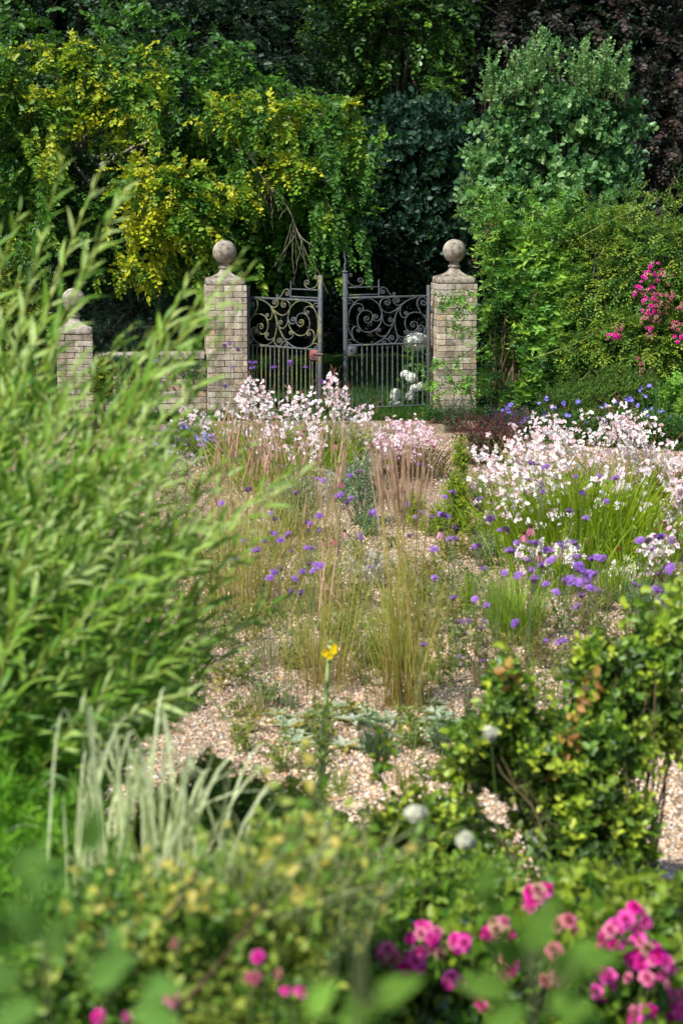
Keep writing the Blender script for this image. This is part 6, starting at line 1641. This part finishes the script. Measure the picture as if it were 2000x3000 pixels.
# variegated grass
def variegated():
    b = P(400, 2560, 4.25); b[2] = 0
    t = thing('variegated_grass', 'clump of broad white striped grass blades at lower left', 'ornamental grass', b)
    tips = [(300, 1960), (330, 2080), (265, 2120), (345, 2100), (495, 2040), (530, 2050), (480, 2080), (395, 2130), (560, 2110), (700, 2160), (600, 2140), (820, 2310), (730, 2200), (180, 2280), (215, 2260), (650, 2160), (590, 2260), (360, 2200), (240, 2200), (430, 2200), (520, 2180), (460, 2210), (310, 2240), (680, 2260), (165, 2340), (410, 2100), (550, 2200), (280, 2180), (500, 2120)]
    mb = MB()
    for k in range(86):
        px, py = tips[k % len(tips)]; px += rng.normal(0, 22); py += rng.normal(0, 20) + (k >= len(tips)) * rng.uniform(0, 120)
        Y = 4.2 + rng.normal(0, .1); tip = P(px, py, Y)
        p0 = b + [rng.normal(0, .1) + (px - 420) / 4600, rng.normal(0, .08), .45]
        K = 10
        bend = rng.random() < .6
        if bend:
            tip = tip + np.array([rng.normal(0, .10), 0, -rng.uniform(.0, .12)])
            top = tip + [0, 0, .0]; mid = p0 * .4 + tip * .6; mid[2] = max(tip[2], p0[2]) + rng.uniform(.10, .26)
        else:
            mid = p0 * .55 + tip * .45; mid[2] = p0[2] * .4 + tip[2] * .6
        path = quadb(p0[None], mid[None], tip[None], K)
        sd = nrm(np.array([.8, -.6 + rng.normal(0, .4), 0])); w = rng.uniform(.008, .016) * np.array([.8, .95, 1, 1, .95, .85, .7, .5, .28, .03])
        # five stripes per blade: green and cream
        for (o, ww, c) in ((-.32, .36, (.90, .96, .64)), (-.06, .16, (.34, .56, .17)), (.20, .38, (.93, .97, .70)), (.44, .10, (.36, .58, .18))):
            ribbons(mb, path + sd * (o * w)[None, :, None], (w * ww)[None], sd, np.array(c) * .9, np.array(c) * rng.uniform(.85, 1.1))
    mb.build('blades', GRASS, t)
    mb = MB(); n = 260
    p0 = b + np.column_stack([rng.normal(0, .2, n), rng.normal(0, .15, n), np.zeros(n)]); p2 = p0 + np.column_stack([rng.normal(0, .12, (n, 2)), rng.uniform(.3, .75, n)])
    ribbons(mb, quadb(p0, (p0 + p2) / 2, p2, 4), np.array([1, 1, .8, .1])[None] * .012, np.column_stack([np.ones(n), np.zeros((n, 2))]), (.10, .18, .05), (.22, .32, .10))
    mb.build('lower_blades', GRASS, t)
    # second, lower spray nearer the middle
variegated()
t = iris_leaves('low striped grass blades half hidden in the yellowing bush', 660, 2620, 1, 10, (.5, .6, .35), 'striped_grass')
for o in list(t.children): bpy.data.objects.remove(o)
b = P(660, 2700, 4.6); b[2] = 0; t.location = Vector(list(b))
mb = MB(); n = 46
tip = np.array([P(670 + rng.normal(0, 60), 2470 + abs(rng.normal(0, 45)), 4.5 + rng.normal(0, .1)) for _ in range(n)]); p0 = b + np.column_stack([rng.normal(0, .08, (n, 2)), np.full(n, .2)])
ribbons(mb, quadb(p0, p0 * .4 + tip * .6 + [0, 0, .08], tip, 7), np.array([.8, 1, 1, 1, .8, .5, .05])[None] * .011, np.column_stack([np.ones(n), rng.normal(0, .4, n), np.zeros(n)]), (.30, .42, .18), (.62, .70, .46)); mb.build('blades', GRASS, t)

FG = [(0.057, 0.172, 0.011), (0.138, 0.356, 0.018), (0.253, 0.529, 0.034)]
simple_shrub('feathery_plant', 'bright green feathery foliage plant at the left edge below the willow', 'plant', (-1.15, 4.5, 0), [lobe(60, 2300, 160, 170, 4.6, .3), lobe(150, 2420, 160, 150, 4.5, .3), lobe(40, 2520, 190, 180, 4.4, .35), lobe(-60, 2250, 150, 150, 4.7, .3)], 1900, FEATH, FG, 14, sc=(.7, 1.1), shell=.2, droop=-.7, spread=.5, outcol=.4)
DG = [(0.052, 0.143, 0.016), (0.130, 0.286, 0.026), (0.260, 0.442, 0.039), (0.468, 0.572, 0.078)]
simple_shrub('low_green_shrub', 'low green shrub under the willow behind the striped grass', 'shrub', (-.3, 5.0, 0), [lobe(700, 2400, 150, 90, 5.4, .4), lobe(480, 2480, 200, 140, 5.2, .4), lobe(850, 2430, 130, 80, 5.3, .4), lobe(150, 2650, 250, 160, 4.9, .4), lobe(600, 2300, 90, 60, 5.6, .3)], 1100, PINN, DG, 16, sc=(.8, 1.2), shell=.2, spread=.5)

GS = [(.06, .125, .014), (.135, .265, .024), (.26, .43, .03), (.50, .60, .05)]
def glossy():
    t = simple_shrub('glossy_shrub', 'upright glossy shrub with golden tinged oval leaves at right before the gravel', 'shrub', (1.0, 5.5, 0),
        [lobe(1480, 2330, 200, 200, 5.6, .35), lobe(1640, 2250, 190, 190, 5.7, .35), lobe(1790, 2130, 130, 150, 5.8, .3), lobe(1250, 2440, 200, 110, 5.5, .35), lobe(1600, 2480, 300, 150, 5.5, .4), lobe(1120, 2530, 160, 90, 5.5, .3), lobe(1490, 2080, 55, 170, 5.7, .12), lobe(1760, 1980, 90, 120, 5.8, .15), lobe(1920, 1930, 90, 150, 5.9, .2), lobe(2000, 1860, 70, 140, 6.0, .2), lobe(1400, 2200, 90, 110, 5.7, .2), lobe(1830, 2430, 80, 130, 5.6, .2), lobe(1960, 2120, 60, 100, 5.9, .2)],
        3900, GLOS, GS, 40, mat=GLOSSY, r0=.009, stemcol=(.16, .12, .06), sc=(.48, .85), shell=.1, droop=-.35, spread=.9, upw=.8, gap=-.16, gfreq=4.2, outcol=.4, bias=-.02, cfreq=2.2)
    mb = MB()
    for x0, y0, x1, y1, Y, m in ((1490, 2150, 1478, 1890, 5.7, 15), (1530, 2150, 1560, 1960, 5.7, 9), (1740, 2050, 1730, 1960, 5.8, 8), (1850, 2000, 1830, 1770, 5.9, 16), (1900, 1950, 1870, 1720, 6, 14), (1960, 1900, 1990, 1720, 6, 14), (1390, 2250, 1320, 2150, 5.7, 8), (1120, 2300, 1100, 2130, 5.6, 8), (1090, 2300, 1170, 2150, 5.6, 8), (1350, 2350, 1280, 2260, 5.6, 8), (1440, 2160, 1430, 2020, 5.7, 8)):
        p = quadb(P(x0, y0, Y)[None], P((x0 + x1) / 2 + rng.normal(0, 12), (y0 + y1) / 2, Y)[None], P(x1, y1, Y)[None], 8)
        tubes(mb, p, np.linspace(.005, .002, 8)[None], (.16, .14, .05), 4, 1)
        f = np.linspace(.05, 1, m * 2); i0 = (f * 7).astype(int).clip(0, 6); n = len(f)
        scatter(mb, OVAL, frames(rdir(n) * .8 + [0, -.1, .45], rdir(n) * .6 + [0, -.5, .6]), p[0][i0] + (p[0][i0 + 1] - p[0][i0]) * (f * 7 - i0)[:, None], rng.uniform(.032, .054, n), pick(GS[1:], rng.random(n)))
    mb.build('leaves', [GLOSSY, STEM], t)
    mb = MB()
    c = [(1720, 2010), (1690, 2080), (1680, 2160), (1665, 2230), (1650, 2290), (1730, 1985), (1705, 2060), (1660, 2190), (1640, 2270), (1490, 1960), (1480, 1985)]
    n = 46; L_ = np.array([P(x + rng.normal(0, 12), y + rng.normal(0, 18), 5.5) for x, y in (c * 5)[:n]])
    scatter(mb, OVAL, frames(rdir(n), rdir(n) + [0, -.4, .4]), L_, rng.uniform(.03, .055, n), pick([(.34, .16, .05), (.55, .30, .10), (.50, .36, .06)], rng.random(n)))
    mb.build('withered_leaves', LEAF, t)
glossy()

# yellowing rose like bush across the bottom
YB = [(.045, .12, .014), (.11, .245, .024), (.20, .36, .04), (.42, .48, .08)]
def yellow_bush():
    t = simple_shrub('yellowing_bush', 'soft blurred bush with small yellowing leaves across the bottom centre', 'shrub', (-.3, 3.3, 0),
        [lobe(620, 2700, 220, 150, 3.35, .25), lobe(860, 2610, 180, 150, 3.5, .25), lobe(400, 2800, 240, 150, 3.3, .25), lobe(700, 2900, 300, 150, 3.2, .3), lobe(200, 2900, 240, 140, 3.2, .25), lobe(960, 2520, 90, 90, 3.7, .15), lobe(780, 2500, 90, 70, 3.6, .15), lobe(300, 2700, 130, 90, 3.5, .15)],
        2900, PINN, YB, 34, r0=.008, stemcol=(.12, .08, .04), sc=(.6, 1.0), shell=.1, droop=.1, spread=.6, gap=-.45, gfreq=4, outcol=.35, cfreq=1.8, bias=-.18)
    mb = MB()
    for a, b_, r in (((480, 2700), (640, 2410), .003), ((470, 3010), (780, 2640), .0045)):
        p = quadb(P(*a, 3.0)[None], P((a[0] + b_[0]) / 2 + 30, (a[1] + b_[1]) / 2, 3.0)[None], P(*b_, 3.1)[None], 8); tubes(mb, p, np.linspace(r, r * .6, 8)[None], (.10, .06, .04), 6)
    mb.build('bare_stem', BARK, t)
    mb = MB()                       # loose shoots that break the outline
    for k in range(70):
        x = rng.uniform(120, 1080); y = rng.uniform(2500, 2800) + max(0, 820 - x) * .5; Y = 3.2 + rng.normal(0, .15)
        a = P(x, y, Y); e = a + np.array([rng.normal(.04, .09), rng.normal(0, .05), rng.uniform(.06, .24)])
        c = quadb(a[None], ((a + e) / 2 + [rng.normal(0, .03), 0, .03])[None], e[None], 9)[0]; tubes(mb, c, np.linspace(.0022, .001, 9)[None], (.26, .30, .09), 3)
        if k % 5 == 4: continue
        scatter(mb, OVAL, frames(rdir(9) * .8 + [0, -.1, .3], rdir(9) * .5 + [0, -.6, .7]), c, rng.uniform(.018, .034, 9), pick(YB[1:] + [(.62, .50, .10)], rng.random(9)))
    n = 60; x = rng.uniform(640, 1080, n); p0 = np.array([P(a, rng.uniform(2650, 2800), 3.3) for a in x]); p2 = p0 + np.column_stack([rng.normal(.05, .15, n), rng.normal(0, .05, n), rng.uniform(.08, .26, n)])
    ribbons(mb, quadb(p0, p0 * .5 + p2 * .5 + [0, 0, .08], p2, 6), np.array([.8, 1, 1, .8, .5, .05])[None] * .005, np.column_stack([np.ones(n), rng.normal(0, .5, n), np.zeros(n)]), (.30, .36, .14), (.58, .62, .34))
    mb.build('leaves', LEAF, t)
yellow_bush()

# pink roses, lower right
def rose_bush():
    t = simple_shrub('rose_bush', 'rose bush with bright magenta pink clusters across the lower right corner', 'rose', (.75, 4.0, 0),
        [lobe(1500, 2900, 320, 130, 4.1, .3), lobe(1800, 2880, 280, 170, 4.1, .3), lobe(1250, 2920, 250, 110, 4.1, .3), lobe(1750, 2720, 200, 120, 4.4, .25), lobe(1400, 2760, 200, 110, 4.4, .25), lobe(1950, 2760, 120, 150, 4.4, .25)],
        1500, GLOS, [(.02, .075, .010), (.05, .15, .015), (.12, .25, .02), (.26, .36, .03)], 26, mat=LEAF, r0=.007, stemcol=(.14, .13, .05), sc=(.7, 1.1), shell=.2, spread=.6, gap=-.6, gfreq=3)
    for (x, y, r, n, f) in [(1577, 2630, 42, 9, 0), (1575, 2672, 24, 3, 0), (1239, 2746, 42, 9, 0), (1272, 2725, 22, 3, 0), (1137, 2800, 34, 6, 0), (1132, 2845, 34, 6, 0), (1210, 2825, 40, 8, 0), (1459, 2724, 36, 7, 0), (1344, 2765, 30, 6, 0), (1465, 2836, 34, 6, 0), (1320, 2865, 26, 4, 0), (1848, 2690, 48, 9, 0), (1797, 2735, 44, 9, 0), (1880, 2780, 44, 9, 0), (1918, 2825, 44, 9, 0), (1870, 2820, 34, 6, 0), (1743, 2829, 18, 2, 0), (1890, 2877, 18, 2, 0), (1752, 2903, 20, 2, 0), (1650, 2938, 20, 2, 0), (1708, 2928, 17, 1, 0), (1408, 2944, 34, 6, 0), (1390, 2905, 26, 4, 1), (1885, 2970, 48, 10, 0), (1940, 2940, 26, 4, 0), (1985, 2905, 34, 6, 0), (1990, 2960, 34, 6, 0), (1615, 2864, 20, 3, 1), (1660, 2712, 22, 4, 1), (1784, 2865, 26, 4, 0), (1048, 2919, 22, 3, 0), (1446, 2893, 20, 3, 1), (1170, 2890, 24, 4, 1), (1850, 2870, 14, 1, 0), (1625, 2790, 22, 4, 1), (1300, 2790, 14, 2, 1)]:
        rose_cluster(t, x, y, r, n, 3.9 + rng.normal(0, .06), f)
    t2 = thing('rose_spray', 'scattered small pink rosebuds at lower left in the yellowing bush', 'rose', (-.4, 2.95, 0))
    for (x, y, r, n, f) in [(753, 2802, 16, 2, 0), (287, 2855, 20, 2, 0), (504, 2931, 20, 2, 0), (877, 2918, 17, 1, 0), (835, 2912, 12, 1, 0), (383, 2969, 12, 1, 0), (300, 2985, 22, 2, 1), (823, 2855, 10, 1, 1), (525, 2765, 10, 1, 1), (740, 2862, 16, 2, 1), (520, 2915, 18, 2, 1)]:
        rose_cluster(t2, x, y, r * .8, n, 2.85, f and x > 400, .013)
rose_bush()

# very near stems with big leaves, far out of focus
def near_plant(label, stems, leaves, Y, col, L, group=None):
    q0 = P(*stems[0][0], Y); b = np.array([q0[0], Y, 0.])
    t = thing('near_plant', label, 'plant', b, group='out of focus leafy stems close to the viewer')
    mb = MB()
    for s_ in stems:
        p = catmull([np.array([q0[0], Y, 0.0])] + [P(*q, Y) for q in s_], 8); tubes(mb, p, np.linspace(.0026, .0014, len(p))[None], (.14, .17, .07), 6)
    mb.build('stem', STEM, t)
    mb = MB()
    for (x, y, ang, sc_) in leaves:
        a = math.radians(ang); f = np.array([[math.cos(a), rng.normal(-.2, .3), math.sin(a)]])
        p = P(x, y, Y + rng.normal(0, .06))
        scatter(mb, lance_t(.5, .2, 5), frames(f, np.array([[rng.normal(0, .3), -.8, .7]])), p[None], L * sc_, np.array([col]) * rng.uniform(.8, 1.25))
    mb.build('leaves', MATTE, t)
near_plant('very blurred green leaves on a dark stem in front of the pink roses', [[(1560, 3100), (1540, 2850), (1500, 2760)], [(1560, 3050), (1640, 2900), (1700, 2800)]],
    [(1520, 2830, 120, 1), (1530, 2800, 60, 1.1), (1560, 2780, 75, 1), (1600, 2850, 25, 1.2), (1640, 2790, 10, 1.1), (1500, 2900, 170, 1.0), (1600, 2920, -20, 1.1), (1540, 2950, 200, .9), (1400, 2620, 70, .7), (1450, 2690, 110, .7), (1660, 2900, 80, .8)], 1.6, (.14, .28, .045), .062)
near_plant('very blurred grey green leaves at the bottom left corner', [[(150, 3100), (140, 2900), (120, 2700)], [(300, 3100), (330, 2900), (420, 2780)]],
    [(140, 2800, 60, 1), (130, 2750, 120, 1), (250, 2880, 40, 1.1), (320, 2850, 80, .9), (60, 2900, 150, 1.1), (120, 2950, 200, 1), (400, 2900, 20, 1), (90, 2640, 70, .9), (30, 2560, 45, 1), (200, 2600, 130, .8), (260, 2500, 80, .9), (20, 2780, 100, 1), (380, 2960, -10, 1)], 1.7, (.13, .27, .055), .062)
near_plant('very blurred pale green leaves at the bottom edge left of the roses', [[(1050, 3120), (1080, 2960), (1120, 2900)], [(1050, 3120), (940, 2950), (900, 2850)]],
    [(1080, 2950, 30, 1.1), (1120, 2960, 150, .8), (920, 2930, 95, .8), (900, 2980, 60, .9), (980, 2990, 10, .8)], 1.6, (.17, .33, .05), .058)

simple_shrub('soft_green_plant', 'soft light green fine leaved plant filling the bottom left corner', 'plant', (-.75, 3.4, 0), [lobe(120, 2780, 200, 140, 3.5, .25), lobe(330, 2930, 220, 110, 3.3, .25), lobe(60, 2960, 200, 120, 3.3, .25), lobe(330, 2640, 120, 90, 3.8, .2)], 1300, FEATH + PINN[:2], [(.07, .20, .02), (.14, .34, .03), (.26, .46, .06)], 14, sc=(.6, 1.0), shell=.1, droop=-.3, spread=.6)
simple_shrub('low_rose_foliage', 'low green foliage between the yellowing bush and the pink roses', 'plant', (.12, 3.9, 0), [lobe(1080, 2680, 90, 100, 4.3, .2), lobe(1050, 2850, 120, 110, 3.9, .2), lobe(1180, 2620, 110, 80, 4.6, .2), lobe(980, 2960, 140, 90, 3.6, .2), lobe(1400, 2620, 130, 70, 4.6, .2), lobe(1640, 2640, 150, 60, 4.7, .2)], 1000, ROSEL + GLOS[:1], [(.05, .15, .014), (.12, .27, .022), (.26, .40, .04)], 16, sc=(.55, .9), shell=.1, droop=-.2, spread=.6)

# ================================================================== CAMERA AND LIGHT
cam = bpy.data.cameras.new('camera'); co = bpy.data.objects.new('camera', cam); C.objects.link(co)
co.location = (0, 0, H); co.rotation_euler = (PI / 2 - TH, 0, 0)
cam.sensor_fit = 'VERTICAL'; cam.sensor_height = 36; cam.sensor_width = 24; cam.lens = 60
cam.clip_start = 0.05; cam.clip_end = 2000
cam.dof.use_dof = True; cam.dof.focus_distance = 18.0; cam.dof.aperture_fstop = 3.2
bpy.context.scene.camera = co
SUN = nrm(np.array([-0.40, -0.43, 0.81]))
el = math.asin(SUN[2]); az = math.atan2(SUN[0], SUN[1])
sl = bpy.data.lights.new('sun', 'SUN'); so = bpy.data.objects.new('sun', sl); C.objects.link(so)
sl.energy = 5.0; sl.angle = math.radians(0.53); sl.color = (1.0, 0.95, 0.86)
so.rotation_euler = Vector((-SUN[0], -SUN[1], -SUN[2])).to_track_quat('-Z', 'Y').to_euler()
so.location = (-6, -3, 12)
w = bpy.data.worlds.new('World'); bpy.context.scene.world = w; w.use_nodes = True
N = w.node_tree.nodes; L = w.node_tree.links
sky = N.new('ShaderNodeTexSky'); sky.sky_type = 'NISHITA'; sky.sun_disc = False
sky.sun_elevation = el; sky.sun_rotation = az % (2 * PI)
bg = N.get('Background') or N.new('ShaderNodeBackground')
bg.inputs['Strength'].default_value = 0.12
L.new(sky.outputs[0], bg.inputs['Color'])
sc = bpy.context.scene
sc.view_settings.view_transform = 'Standard'; sc.view_settings.look = 'None'; sc.view_settings.exposure = 0
sc.cycles.use_denoising = True
sc.cycles.max_bounces = 6; sc.cycles.diffuse_bounces = 3; sc.cycles.glossy_bounces = 2; sc.cycles.transmission_bounces = 4
sc.cycles.sample_clamp_indirect = 6
